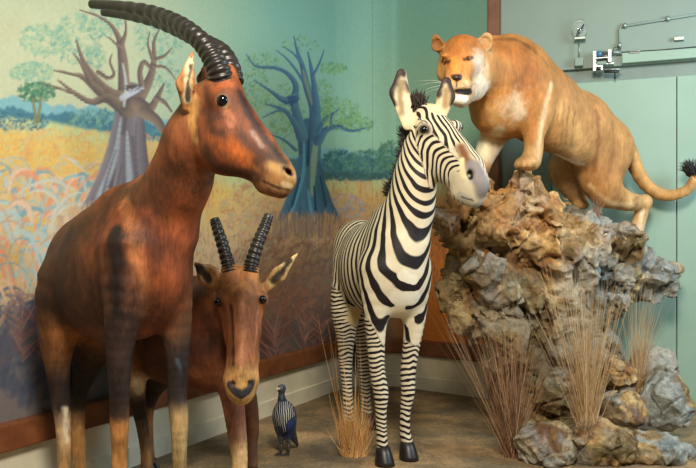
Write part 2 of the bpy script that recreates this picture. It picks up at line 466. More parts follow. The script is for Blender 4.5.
def paint_mural():
    c = Canvas(); u, v = c.u, c.v
    def blend(m, colr): c.I[:] += np.clip(m, 0, 1)[..., None]*(lin(colr)-c.I)
    p2 = np.stack([u/60, v/60, u*0], -1); n1 = fbm(p2, 4, 3); n2 = fbm(np.stack([u/14, v/30, u*0+3], -1), 3, 5)
    c.I[:] = lin((180, 186, 156))
    blend(sstep(90, 280, u), (128, 172, 156)); blend(sstep(300, 450, u), (128, 162, 138))
    blend(sstep(40, -30, v)*.35, (110, 140, 120)); blend(sstep(230, 320, u)*sstep(90, 0, v)*.5, (96, 156, 152))
    blend(sstep(80, 150, v)*sstep(300, 360, u)*.6, (150, 190, 164)); blend((n1*.5+.2)*.22, (160, 176, 140))
    # distant hills and bushes
    hz = 122+8*np.sin(u/40.)+np.where(u > 220, 46, 0)
    rt = sstep(150, 262, u)                            # the horizon line sinks gently towards the second tree
    for band, colr, dv in ((0, (120, 168, 176), -8), (1, (72, 118, 134), 2)):
        top = (108+(u-20)*.12)*(1-rt)+158*rt+dv+5*fbm(np.stack([u/9, u*0+band, u*0], -1), 3, 9+band)
        blend(sstep(top-1.5, top+1.5, v)*(v < 260), colr)
    # grass field
    f0 = (117+(u-17)*.16)*(1-rt)+178.*rt+2*n2
    field = sstep(f0-2, f0+4, v)
    blend(field, (176, 190, 140)); blend(sstep(f0+4, f0+24, v), (204, 174, 98)); blend(field*np.clip(n2*.55, 0, 1), (206, 146, 84))
    blend(sstep(f0+44, f0+84, v), (196, 172, 136))
    R = sstep(185, 275, u)
    blend(R*sstep(186, 215, v), (186, 154, 112)); blend(R*sstep(225, 300, v), (128, 92, 70)); blend(R*sstep(290, 350, v), (84, 58, 54)); blend(R*np.clip(n1*.7, 0, .6)*sstep(200, 240, v), (96, 104, 92))
    blend(R*sstep(370, 420, u)*sstep(186, 215, v), (178, 118, 66)); blend(R*sstep(415, 430, u)*sstep(190, 260, v)*.9, (206, 124, 54))  # last blend: the warm patch of light between zebra and rock, painted in
    blend(sstep(290, 370, v)*(1-R)*.85, (92, 92, 104))
    for i in range(5200):                             # short blades over the field
        uu = rng.uniform(-60, 500); vv = rng.uniform(124, 240); left = uu < 205+rng.normal(0, 18)
        if not left: vv = rng.uniform(180, 300)
        k = ((218, 188, 100), (208, 152, 88), (198, 176, 120), (172, 184, 148), (202, 134, 92)) if left else ((196, 160, 84), (172, 160, 96), (188, 112, 66), (150, 130, 100), (178, 150, 130))
        if not left and vv > 235: k = ((128, 84, 60), (150, 92, 66), (104, 76, 72), (140, 110, 80))
        rr = float(sstep(150, 262, uu))
        if vv < (117+(uu-17)*.16)*(1-rr)+178*rr+5: continue
        l = rng.uniform(2, 7); c.seg((uu, vv), (uu+rng.normal(0, 1.2), vv-l), .9, .4, k[rng.integers(5 if vv < 235 else 4)], .55, .6)
    for i in range(620):                              # arching leaves, lower left
        uu = rng.uniform(-70, 175); vv = rng.uniform(172, 330); s = rng.choice((-1, 1)); l = rng.uniform(10, 40)
        k = ((164, 182, 176), (140, 168, 172), (206, 176, 150), (206, 142, 108), (196, 168, 100), (122, 152, 158), (184, 172, 138), (176, 152, 128))
        low = vv > 300
        if low: k = ((86, 104, 128), (126, 120, 128), (160, 128, 116), (70, 84, 100))
        kk = k[rng.integers(len(k))]; w = rng.uniform(1.3, 4.4)
        c.line([(uu, vv+l*.5), (uu+s*l*.25, vv-l*.25), (uu+s*l*.7, vv-l*.38), (uu+s*l*1.1, vv-l*.1)], [w*.7, w, w*.8, .3], kk, .75, .7)
    for pts in ([(75, 190), (52, 180), (30, 186), (14, 196)], [(88, 174), (70, 158), (58, 158)], [(60, 215), (55, 198), (40, 190), (22, 196)], [(52, 236), (56, 212), (70, 196), (84, 192)], [(100, 215), (80, 204), (60, 210), (48, 232)], [(110, 200), (92, 206), (78, 222)]):
        c.line(pts, [1.2, 3, 2.4, .6], (150, 176, 180), .7, .7, c2=(206, 196, 168))
    c.dabs(30, 352, 34, 46, 260, 7, ((58, 72, 96), (70, 86, 106), (84, 90, 104), (96, 84, 96)), .45, -1.2, .5, 3)
    c.dabs(118, 372, 40, 30, 120, 6, ((84, 108, 128), (70, 92, 112), (110, 116, 120)), .45, -1.0, .5, 3)
    c.dabs(66, 340, 8, 46, 60, 4, ((206, 150, 120), (190, 140, 116)), .45, -1.4, .3, 4)
    for i in range(260):                              # dark spiky plants low on the wall
        b = (rng.choice([22, 45, 275, 305, 322]), rng.uniform(320, 362)); a = rng.uniform(-2.6, -.5); l = rng.uniform(12, 48)
        c.seg(b, (b[0]+l*math.cos(a), b[1]+l*math.sin(a)), 1.3, .3, ((150, 100, 92), (110, 76, 80), (88, 96, 92), (170, 122, 106))[rng.integers(4)], .5, .6)
    c.dabs(285, 212, 66, 34, 900, 2.6, ((190, 150, 112), (176, 128, 96), (168, 156, 112), (150, 140, 128), (196, 164, 116), (166, 108, 78)), .55, 0, .6, 2.2)
    c.dabs(285, 275, 60, 44, 700, 3, ((128, 88, 66), (146, 98, 72), (108, 84, 76), (118, 104, 86), (96, 74, 74), (152, 112, 84)), .5, -.6, .6, 2.6)
    c.dabs(70, 150, 110, 22, 500, 2.4, ((212, 160, 84), (204, 140, 76), (196, 178, 112), (170, 178, 140), (216, 182, 96)), .55, 0, .5, 2.4)
    # bushes
    for (a, b, ru, rv, n, k) in ((37, 92, 19, 10, 260, ((70, 120, 96), (96, 146, 108), (54, 96, 88))), (20, 122, 30, 9, 160, ((64, 110, 130), (86, 140, 150), (50, 84, 104))), (95, 118, 26, 9, 160, ((90, 140, 136), (70, 112, 124), (120, 160, 140))), (175, 135, 24, 9, 120, ((86, 140, 140), (64, 110, 120))),
                              (340, 160, 17, 10, 240, ((62, 112, 116), (88, 140, 130), (50, 92, 104))), (372, 162, 26, 12, 300, ((70, 116, 108), (92, 142, 118), (54, 94, 98))), (398, 156, 22, 16, 240, ((76, 120, 100), (60, 104, 96), (100, 144, 112))), (350, 176, 40, 4, 200, ((52, 90, 98), (70, 104, 96))), (345, 206, 22, 12, 120, ((150, 150, 160), (120, 150, 160), (180, 160, 150)))):
        c.dabs(a, b, ru, rv, n, 2.6, k, .75, 0, 1)
    for a in ((33, 99, 36, 122), (41, 98, 38, 122)): c.seg(a[:2], a[2:], 1.6, 2, (120, 120, 80), .9)
    # grey baobab
    G, G2, GL = (88, 80, 88), (136, 130, 136), (170, 178, 186)
    Ft = ((120, 164, 146), (144, 176, 150), (100, 148, 138), (160, 178, 142))
    for (a, b, ru, rv, n) in ((45, 40, 26, 17, 190), (76, 38, 24, 26, 170), (32, 72, 22, 10, 150), (100, 22, 24, 14, 110), (96, 56, 10, 12, 60), (160, 34, 26, 22, 150), (166, 78, 14, 22, 70)): c.dabs(a, b, ru, rv, int(n*1.5), 2.5, Ft, .75, 0, 1.5)
    c.line([(126, 186), (128, 160), (128, 120), (131, 96)], [19, 17, 14.5, 15], G2, 1, .15, c2=G)
    for pts, r in (([(122, 110), (112, 160), (98, 190), (78, 216)], [7, 10, 8, 2]), ([(124, 140), (122, 180), (108, 216)], [6, 9, 3]), ([(130, 140), (134, 180), (134, 216)], [6, 9, 4]), ([(139, 120), (143, 170), (153, 206)], [6, 8, 3])):
        c.line(pts, r, G2, .9, .3, c2=G)
    for pts in ([(121, 118), (114, 160), (98, 200)], [(127, 132), (129, 170), (131, 206)]): c.line(pts, [2, 5, 6], GL, .55, .9)
    for pts in ([(116, 150), (106, 182), (100, 206)], [(136, 120), (136, 160), (140, 205)], [(122, 165), (116, 190), (112, 208)]): c.line(pts, [1.2, 2.6, 2.4], (92, 86, 94), .5, .8)
    BR = [([(126, 110), (124, 84), (123, 62), (120, 40)], [9, 6.5, 5.5, 4]), ([(121, 42), (112, 26), (98, 16), (80, 10)], [3.6, 2.2, 1.4, .8]), ([(122, 44), (126, 30), (124, 12)], [3, 1.5, .8]),
          ([(124, 100), (108, 92), (96, 80), (84, 62), (76, 40)], [8, 6, 4.4, 2.6, 1]), ([(120, 106), (106, 98), (92, 102), (76, 94), (58, 80)], [7, 5, 3.6, 2.6, 1]), ([(100, 92), (84, 78), (72, 74), (54, 70)], [5, 3, 1.8, .8]), ([(90, 80), (80, 62), (74, 54)], [3, 1.6, .8]), ([(76, 94), (58, 88), (40, 82)], [2, 1.3, .6]),
          ([(98, 72), (108, 78), (114, 74), (110, 62), (112, 54)], [2.5, 2, 1.8, 1.4, .6]), ([(130, 108), (142, 92), (150, 78), (154, 60), (154, 42), (160, 28)], [10, 7, 4.5, 3, 1.8, .6]), ([(142, 88), (140, 72), (144, 62), (152, 70)], [3.4, 3, 2.4, 1.6]), ([(153, 60), (164, 56), (172, 48)], [2.4, 1.6, .7]), ([(154, 66), (166, 68), (176, 80)], [2, 1.4, .6]), ([(152, 58), (148, 44), (150, 32)], [2, 1.2, .6]),
          ([(138, 104), (150, 108), (158, 96), (164, 84)], [8, 5, 3, 1.2]), ([(144, 112), (156, 120), (166, 134), (178, 142)], [7, 5.5, 4, 3]), ([(156, 98), (164, 102), (172, 112)], [3, 2.4, 1]), ([(122, 50), (112, 40), (106, 36)], [1.8, 1.2, .5])]
    for pts, r in BR: c.line(pts, r, (136, 120, 104), 1, .2, c2=(84, 76, 80))
    c.line([(122, 98), (132, 92), (142, 88)], [4, 4.5, 3], (176, 180, 196), .8, .6); c.line([(123, 64), (126, 84), (124, 106)], [1.4, 2, 2], (170, 180, 176), .7, .6)
    c.dabs(134, 88, 9, 4, 30, 2, ((70, 62, 66),), .7, 0, .5)
    # blue baobab
    B1, B2, BL = (74, 118, 142), (52, 88, 112), (116, 164, 176)
    Fg = ((96, 146, 104), (120, 160, 100), (78, 130, 104), (140, 170, 116))
    for (a, b, ru, rv, n) in ((255, 90, 14, 22, 130), (285, 110, 20, 26, 150), (336, 112, 26, 14, 240), (356, 124, 18, 8, 150), (333, 68, 14, 6, 90), (262, 62, 18, 9, 60), (300, 44, 18, 8, 40), (322, 95, 12, 16, 100), (272, 140, 16, 16, 80)): c.dabs(a, b, ru, rv, int(n*1.4), 1.8, Fg, .75, 0, 1.5)
    c.line([(309, 200), (310, 185), (310, 160), (309, 130)], [18, 14, 11.5, 13], B1, 1, .15, c2=B2)
    for pts, r in (([(302, 160), (296, 190), (278, 224)], [6, 8, 3]), ([(306, 170), (302, 200), (292, 228)], [6, 9, 4]), ([(310, 170), (309, 200), (307, 230)], [6, 9, 4]), ([(316, 165), (322, 195), (338, 220)], [6, 9, 3]), ([(313, 180), (318, 205), (323, 228)], [5, 8, 4])): c.line(pts, r, B1, .9, .3, c2=B2)
    for pts in ([(304, 140), (303, 175), (292, 212)], [(308, 190), (312, 215), (318, 228)]): c.line(pts, [1.5, 2.4, 2], (90, 150, 178), .8, .6)
    c.line([(318, 130), (314, 160), (312, 195)], [3, 4.5, 2.5], (132, 160, 138), .7, .6)
    for pts in ([(300, 178), (292, 206)], [(314, 186), (316, 212)], [(320, 176), (326, 206)], [(309, 132), (308, 165)]): c.line(pts, [1.2, 1.8], (32, 64, 92), .8, .5)
    BB = [([(316, 134), (314, 108), (307, 87), (303, 68), (297, 50), (294, 36)], [8, 5.4, 4.2, 3, 1.5, .6]), ([(317, 112), (315, 92), (312, 72), (308, 52)], [4.6, 3.4, 2.4, .8]), ([(313, 76), (320, 62), (324, 50)], [1.6, 1.2, .5]), ([(303, 66), (294, 54), (282, 46)], [1.6, 1.1, .5]),
          ([(306, 86), (296, 70), (286, 58), (276, 50)], [2, 1.4, 1, .5]), ([(302, 136), (298, 118), (294, 102), (296, 86), (288, 74), (276, 68), (256, 66), (246, 54)], [7, 5, 4.4, 3.4, 2.4, 2, 1.3, .5]), ([(295, 98), (284, 100), (272, 92), (254, 80)], [5, 3.6, 1.8, .6]), ([(300, 134), (294, 122), (284, 110), (266, 104)], [4.6, 3.4, 2.4, .8]), ([(284, 110), (274, 112), (262, 118)], [1.4, 1, .5]),
          ([(318, 142), (326, 130), (338, 127), (352, 131), (366, 128)], [5, 3.6, 2.6, 1.6, .7]), ([(318, 132), (326, 118), (336, 112)], [3, 2, .8]), ([(331, 128), (332, 116), (340, 108)], [1.6, 1.2, .6]), ([(296, 150), (284, 140), (270, 134)], [2, 1.4, .6])]
    for pts, r in BB: c.line(pts, r, (84, 128, 148), 1, .2, c2=(58, 84, 118))
    c.line([(303, 70), (307, 86), (312, 104)], [1.6, 2.4, 1.6], (130, 140, 104), .5, .8); c.dabs(290, 100, 7, 5, 26, 2, ((46, 74, 110),), .7, 0, .5)
    for i in range(420):                              # grass over the roots of the trees
        uu = rng.uniform(270, 345); c.seg((uu, 232+rng.uniform(-12, 6)), (uu+rng.normal(0, 2), 218+rng.uniform(-8, 10)), 1.3, .4, ((150, 124, 92), (176, 140, 96), (120, 104, 92), (138, 120, 110))[i % 4], .7, .7)
        uu = rng.uniform(70, 165); c.seg((uu, 222+rng.uniform(-12, 6)), (uu+rng.normal(0, 2), 206+rng.uniform(-6, 10)), 1.3, .4, ((190, 160, 110), (204, 150, 100), (150, 160, 150), (180, 150, 124))[i % 4], .6, .7)
    c.dabs(340, 118, 22, 12, 90, 1.5, ((150, 172, 92), (104, 150, 88)), .7, 0, 1.5); c.dabs(424, 148, 20, 14, 90, 2, ((80, 124, 96), (60, 104, 92)), .7, 0, 1)
    return c
def ribbon(name, pts, off0, off1, z0, z1, mat, bev=.004):
    """a bar of rectangular section following the wall foot"""
    pts = np.asarray(pts); T = np.gradient(pts, axis=0); T /= np.linalg.norm(T, axis=1)[:, None]
    N = np.stack([T[:, 1], -T[:, 0]], 1); V = []; n = len(pts)
    for p, q in zip(pts, N):
        a, b = p+q*off0, p+q*off1
        V += [(a[0], a[1], z0), (b[0], b[1], z0), (b[0], b[1], z1), (a[0], a[1], z1)]
    Fc = [(i*4+k, (i+1)*4+k, (i+1)*4+(k+1) % 4, i*4+(k+1) % 4) for i in range(n-1) for k in range(4)]
    Fc += [(0, 1, 2, 3), tuple((n-1)*4+k for k in (3, 2, 1, 0))]
    o = link(name, raw_mesh(name, V, Fc, False), mat)
    m = o.modifiers.new('bevel', 'BEVEL'); m.width = bev; m.segments = 2; m.limit_method = 'ANGLE'
    o['kind'] = 'structure'
    return o

def build_setting():
    pts, q = path_pts(.0068)
    cv = paint_mural()
    m, nt, b = new_mat('painted_plaster'); L = nt.links
    at = nd(nt, 'ShaderNodeAttribute', attribute_name='Col')
    no = nd(nt, 'ShaderNodeTexNoise'); no.inputs['Scale'].default_value = 55; no.inputs['Detail'].default_value = 5
    tc = nd(nt, 'ShaderNodeTexCoord'); L.new(tc.outputs['Object'], no.inputs['Vector'])
    mr = nd(nt, 'ShaderNodeMapRange'); mr.inputs['From Min'].default_value = .3; mr.inputs['From Max'].default_value = .7; mr.inputs['To Min'].default_value = .95; mr.inputs['To Max'].default_value = 1.05
    L.new(no.outputs['Fac'], mr.inputs['Value']); sc = nd(nt, 'ShaderNodeVectorMath', operation='SCALE'); L.new(at.outputs['Color'], sc.inputs[0]); L.new(mr.outputs['Result'], sc.inputs['Scale'])
    L.new(sc.outputs[0], b.inputs['Base Color']); b.inputs['Roughness'].default_value = .75; b.inputs['Specular IOR Level'].default_value = .2
    bp = nd(nt, 'ShaderNodeBump'); bp.inputs['Strength'].default_value = .05; bp.inputs['Distance'].default_value = .003; L.new(no.outputs['Fac'], bp.inputs['Height']); L.new(bp.outputs['Normal'], b.inputs['Normal'])
    zs = np.concatenate([np.arange(.3, 2.75, .0068), np.arange(2.76, HW+.001, .03)])
    cut = int(np.argmin(np.abs(pts[:, 0]-.18)+np.abs(pts[:, 1]-5.74)))
    for name, sl in (('wall_left', slice(0, cut+1)), ('wall_back', slice(cut, len(pts)))):
        pp = pts[sl]; n = len(pp); k = len(zs)
        V = np.zeros((n, k, 3)); V[:, :, 0] = pp[:, None, 0]; V[:, :, 1] = pp[:, None, 1]; V[:, :, 2] = zs[None]
        V = V.reshape(-1, 3)
        u = CX+FOC*V[:, 0]/V[:, 1]; v = CY-FOC*(V[:, 2]-HC)/V[:, 1]       # the wall's own unrolled map for the paint
        x = np.clip((u-cv.U0)*cv.K, 0, cv.w-1.01); y = np.clip((v-cv.V0)*cv.K, 0, cv.h-1.01)
        xi, yi = x.astype(int), y.astype(int); fx, fy = (x-xi)[:, None], (y-yi)[:, None]; I = cv.I
        C = (I[yi, xi]*(1-fx)+I[yi, xi+1]*fx)*(1-fy)+(I[yi+1, xi]*(1-fx)+I[yi+1, xi+1]*fx)*fy
        i, j = np.meshgrid(np.arange(n-1), np.arange(k-1), indexing='ij'); a = (i*k+j).ravel()
        Fc = np.stack([a, a+k, a+k+1, a+1], 1)
        me = raw_mesh(name, V, Fc); set_col(me, C); o = link(name, me, m); o['kind'] = 'structure'
        so = o.modifiers.new('thickness', 'SOLIDIFY'); so.thickness = .06; so.offset = -1
    white = simple('cream_gloss_paint', (222, 216, 190), .35, noise=.1, scale=7)
    wood = simple('varnished_wood', (118, 70, 40), .45, noise=.28, scale=14, bump=.1)
    coarse, _ = path_pts(.05)
    cut = int(np.argmin(np.abs(coarse[:, 0]-.18)+np.abs(coarse[:, 1]-5.74)))
    A, B = coarse[:cut+1], coarse[cut:]
    for i, (pp, nm) in enumerate(((A, 'left'), (B, 'back'))):
        ribbon('baseboard_'+nm, pp, -.06, .015, -.01, .30, white)
        ribbon('trim_%d' % (i+1), pp, -.02, .05, .25, .36, wood, .008)
        ribbon('trim_%d' % (i+3), pp, .0, .028, -.01, .095, white)
    # floor: sandy stone slabs
    m, nt, b = new_mat('sandy_stone_floor'); L = nt.links
    tc = nd(nt, 'ShaderNodeTexCoord'); n1 = nd(nt, 'ShaderNodeTexNoise'); n1.inputs['Scale'].default_value = 2.2; n1.inputs['Detail'].default_value = 8; n1.inputs['Roughness'].default_value = .65
    n2 = nd(nt, 'ShaderNodeTexNoise'); n2.inputs['Scale'].default_value = 60; n2.inputs['Detail'].default_value = 6
    vo = nd(nt, 'ShaderNodeTexVoronoi', feature='DISTANCE_TO_EDGE'); vo.inputs['Scale'].default_value = 2.6
    wv = nd(nt, 'ShaderNodeVectorMath', operation='ADD'); L.new(tc.outputs['Object'], wv.inputs[0]); L.new(n1.outputs['Color'], wv.inputs[1]); L.new(wv.outputs[0], vo.inputs['Vector'])
    L.new(tc.outputs['Object'], n1.inputs['Vector']); L.new(tc.outputs['Object'], n2.inputs['Vector'])
    cr = nd(nt, 'ShaderNodeValToRGB'); e = cr.color_ramp.elements
    e[0].position = .34; e[0].color = (*lin((92, 82, 66)), 1); e[1].position = .66; e[1].color = (*lin((188, 152, 104)), 1); x = e.new(.5); x.color = (*lin((136, 114, 82)), 1)
    L.new(n1.outputs['Fac'], cr.inputs['Fac'])
    jr = nd(nt, 'ShaderNodeMapRange'); jr.inputs['From Max'].default_value = .03; jr.inputs['To Min'].default_value = .6; L.new(vo.outputs['Distance'], jr.inputs['Value'])
    gr = nd(nt, 'ShaderNodeMapRange'); gr.inputs['From Min'].default_value = .3; gr.inputs['From Max'].default_value = .7; gr.inputs['To Min'].default_value = .75; gr.inputs['To Max'].default_value = 1.25; L.new(n2.outputs['Fac'], gr.inputs['Value'])
    mu = nd(nt, 'ShaderNodeMath', operation='MULTIPLY'); L.new(jr.outputs['Result'], mu.inputs[0]); L.new(gr.outputs['Result'], mu.inputs[1])
    sc = nd(nt, 'ShaderNodeVectorMath', operation='SCALE'); L.new(cr.outputs['Color'], sc.inputs[0]); L.new(mu.outputs[0], sc.inputs['Scale']); L.new(sc.outputs[0], b.inputs['Base Color'])
    b.inputs['Roughness'].default_value = .8
    bp = nd(nt, 'ShaderNodeBump'); bp.inputs['Strength'].default_value = .4; bp.inputs['Distance'].default_value = .01; L.new(gr.outputs['Result'], bp.inputs['Height']); L.new(bp.outputs['Normal'], b.inputs['Normal'])
    o = MB().hexa([(-3.2, .2, -.1), (3.6, .2, -.1), (3.6, 6.3, -.1), (-3.2, 6.3, -.1), (-3.2, .2, 0), (3.6, .2, 0), (3.6, 6.3, 0), (-3.2, 6.3, 0)]).build('floor', m, smooth=False); o['kind'] = 'structure'
    # right wall, panel by panel: origin at the post, running towards the viewer's right
    O = np.array((1.0, 5.3, 0)); D = nrm((2.69, -1, 0)); N = np.array((D[1], -D[0], 0))     # N points into the room? checked below
    if N[1] > 0: N = -N
    green = simple('pale_green_paint', (144, 172, 154), .5, noise=.07, scale=3)
    greyg = simple('grey_green_paint', (134, 152, 140), .55, noise=.07, scale=3)
    dark = simple('grey_recess_paint', (124, 138, 128), .6, noise=.1, scale=4)
    Z = np.array((0, 0, 1.))
    def panel(name, s0, s1, z0, z1, d0, d1, mat, kind='structure', bev=.004):
        o = MB().obox(O+D*(s0+s1)/2+N*(d0+d1)/2+Z*(z0+z1)/2, (D, N, Z), ((s1-s0)/2, abs(d1-d0)/2, (z1-z0)/2)).build(name, mat, None, False, bev)
        if kind: o['kind'] = kind
        return o
    panel('wall_right', -.06, 2.9, -.02, HW, -.12, -.03, dark)
    panel('wall_right_upper', -.06, 2.9, 2.238, HW, -.03, .01, greyg)
    def sat(u):                                        # distance along the wall seen at an image column
        k = (u-CX)/FOC; return (k*O[1]-O[0])/(D[0]-k*D[1])
    s1 = sat(552); s2 = sat(676.5)
    panel('wall_right_lower', -.06, s1-.004, -.02, 2.146, -.03, -.006, greyg)
    panel('wall_right_panel', s1, s2-.003, -.02, 2.146, -.03, .006, green)
    panel('wall_right_end', s2+.003, 2.9, -.02, 2.146, -.03, .006, green)
    panel('trim_5', sat(622), 2.9, 2.245, 2.315, .0, .05, green)
    # wooden post where the mural ends
    o = MB().obox((.985+.02, 5.215, HW/2), (D, N, Z), (.038, .05, HW/2)).build('trim_6', wood, None, False, .005); o['kind'] = 'structure'
    def W(u, v, off=0.0):
        d = np.array(ray_dir(u, v)); t = ((O+N*off-np.array((0, 0, HC)))@N)/(d@N); return np.array((0, 0, HC))+d*t
    # conduit pipes and fittings on the right wall
    grey = simple('grey_metal', (150, 160, 150), .4, .6, .05); steel = simple('bright_metal', (206, 212, 204), .35, .5, .05)
    black = simple('black_rubber', (36, 38, 38), .5); blue = simple('blue_plastic', (70, 120, 160), .4)
    cp = empty('conduit', W(620, 26, .01), 'thin grey pipe running down the green wall and along its top to the right', 'pipe')
    MB().tube([W(619.5, 50, .021), W(619.5, 30, .021), W(621, 26.5, .021), W(640, 23.5, .021), W(704, 13, .021)], .008, 10).build('pipe', greyg, cp)
    for (a, b_) in ((625, 25.5), (668, 18.5), (619.5, 45)): MB().ball(W(a, b_, .027), (.015, .012, .018), 12, 8).build('clip', grey, cp)
    lp = empty('wall_lamp', W(579, 62, .01), 'round wire-rimmed lamp on a thin bracket and box on the green wall', 'lamp')
    MB().obox(W(579, 62.5, .03), (D, N, Z), (.027, .03, .028)).build('mounting_box', greyg, lp, False, .005)
    MB().tube([W(579, 58, .045), W(579, 40, .045)], .0055, 8).build('rod', grey, lp)
    MB().obox(W(580, 39, .05), (D, N, Z), (.036, .03, .008)).build('bracket', grey, lp, False, .003)
    cc = W(579.5, 28.5, .06)
    ang = np.linspace(0, 2*math.pi, 33); MB().tube([cc+D*.046*math.cos(a)+Z*.062*math.sin(a) for a in ang], .0022, 6, False).build('rim', grey, lp)
    mbk = MB(); mbk.tube([W(577, 36, .06), W(578, 31, .07), W(582, 28, .07), W(584, 24, .07)], [.008, .006, .008, .004], 8); mbk.ball(W(579, 33, .065), .010, 10, 8); mbk.build('filament', black, lp)
    g = bpy.data.materials.new('clear_glass'); g.use_nodes = True; gb = g.node_tree.nodes['Principled BSDF']; gb.inputs['Alpha'].default_value = .12; gb.inputs['Roughness'].default_value = .05; gb.inputs['Base Color'].default_value = (.8, .86, .82, 1)
    MB().ball(cc, (.044, .016, .060), 24, 14, (D, N, Z)).build('glass', g, lp)
    dc = empty('door_closer', W(604, 66, .03), 'clamp-like metal door mechanism with blue cap on the grey strip', 'mechanism')
    def bx(name, u0, u1, v0, v1, d0, d1, mat, bev=.003):
        a, b_ = W(u0, v1, (d0+d1)/2), W(u1, v0, (d0+d1)/2); c_ = (a+b_)/2
        return MB().obox(c_, (D, N, Z), (abs((b_-a)@D)/2, (d1-d0)/2, abs(b_[2]-a[2])/2)).build(name, mat, dc, False, bev)
    bx('back_plate', 593, 596.5, 52, 72, .0, .07, steel); bx('top_plate', 595, 611, 57.5, 60, .02, .09, steel); bx('side_plate', 608, 611.5, 50.5, 63, .02, .09, steel)
    bx('body', 597, 607, 61.5, 66, .02, .08, greyg); bx('slide', 596, 614, 63, 66, .01, .06, steel); bx('lower_plate', 593, 603, 66, 72, .01, .08, steel)
    MB().tube([W(596.5, 54.5, .05), W(602, 53.5, .05)], .021, 16).build('cap', blue, dc)
    for a, b_, vv in ((602, 621, 52.5), (602, 610, 56), (604, 621, 69.5), (604, 619, 72)): MB().tube([W(a, vv, .05), W(b_, vv-.3, .05)], .008, 10).build('bolt', black if vv > 71 else grey, dc)
    MB().tube([W(596, 68.5, .085), W(601, 68.5, .085)], .012, 12).build('bolt', black, dc); MB().tube([W(615, 70, .05), W(615, 79, .05)], .006, 8).build('pin', black, dc)
    cb = empty('cable', W(640, 52, .04), 'taut thin cable with a turnbuckle running right from the door mechanism', 'cable')
    MB().tube([W(621, 52.3, .05), W(660, 50, .05), W(705, 46, .06)], .0035, 8).build('wire', black, cb)
    MB().tube([W(629, 52, .05), W(630, 51, .05), W(639, 50.6, .05), W(640, 51.2, .05)], .006, 8).add(*(lambda q: (q.V, q.F))(MB().tube([W(629, 52, .05), W(630, 53, .05), W(639, 52.4, .05), W(640, 51.2, .05)], .006, 8))).build('turnbuckle', grey, cb)
    MB().tube([W(612, 54, .06), W(614, 48, .06), W(618, 46.5, .05), W(621, 49, .04)], .003, 8).build('loop_wire', black, cb)
    sb = MB().obox(W(679, 39, .02), (D, N, Z), (.03, .02, .012)).build('wall_bracket', grey, None, False, .003); tag(sb, 'small grey bracket on the green wall at its far right end', 'bracket')
build_setting()

# ------------------------------------------------------------------ camera and light
cd = bpy.data.cameras.new('camera'); cam = bpy.data.objects.new('camera', cd); col.objects.link(cam)
cam.location = (0, 0, HC); cam.rotation_euler = (math.pi/2, 0, 0); cd.sensor_width = 36; cd.sensor_fit = 'HORIZONTAL'; cd.lens = FOC/696*36; cd.shift_y = 8/696; cd.clip_start = .05
sc_ = bpy.context.scene; sc_.camera = cam
sc_.view_settings.view_transform = 'Standard'; sc_.view_settings.look = 'None'; sc_.view_settings.gamma = 1; sc_.view_settings.exposure = 0.0; sc_.view_settings.use_curve_mapping = False
w = bpy.data.worlds.new('world'); sc_.world = w; w.use_nodes = True; w.node_tree.nodes['Background'].inputs[0].default_value = (.94, 1.0, .97, 1); w.node_tree.nodes['Background'].inputs[1].default_value = .145
def light(name, typ, loc, aim, power, c, size=.5, **k):
    l = bpy.data.lights.new(name, typ); l.energy = power; l.color = c
    if typ == 'AREA': l.size = size; l.shape = 'DISK'
    else: l.shadow_soft_size = size
    for a, v in k.items(): setattr(l, a, v)
    o = bpy.data.objects.new(name, l); col.objects.link(o); o.location = loc
    o.rotation_euler = (Vector(aim)-Vector(loc)).to_track_quat('-Z', 'Y').to_euler(); return o
light('ceiling_spot_warm', 'AREA', (.25, .45, 3.3), (-.25, 4.0, .9), 192, (1, .91, .77), 1.0)
light('ceiling_spot_rock', 'SPOT', (-.5, 1.5, 3.3), (.85, 4.2, 1.25), 120, (1, .78, .52), .10, spot_size=math.radians(30), spot_blend=.8)
light('window_daylight', 'AREA', (3.0, 3.0, 2.3), (.7, 4.3, 1.1), 70, (.70, .88, 1), 1.2)
# ================================================================== animals
eye_dark = simple('dark_glass_eye', (10, 9, 12), .08, noise=0, spec=.5)
eye_amber = simple('amber_glass_eye', (120, 72, 22), .1, noise=0, spec=.8)
horn_mat = simple('dark_horn', (40, 35, 32), .36, noise=.3, scale=40, bump=.2)
hoof_mat = simple('black_hoof', (30, 27, 26), .4, noise=.2, scale=40)
def reach(b, u, v, Yguess):
    h = b.hit(u, v); return P(u, v, Yguess) if h is None else h

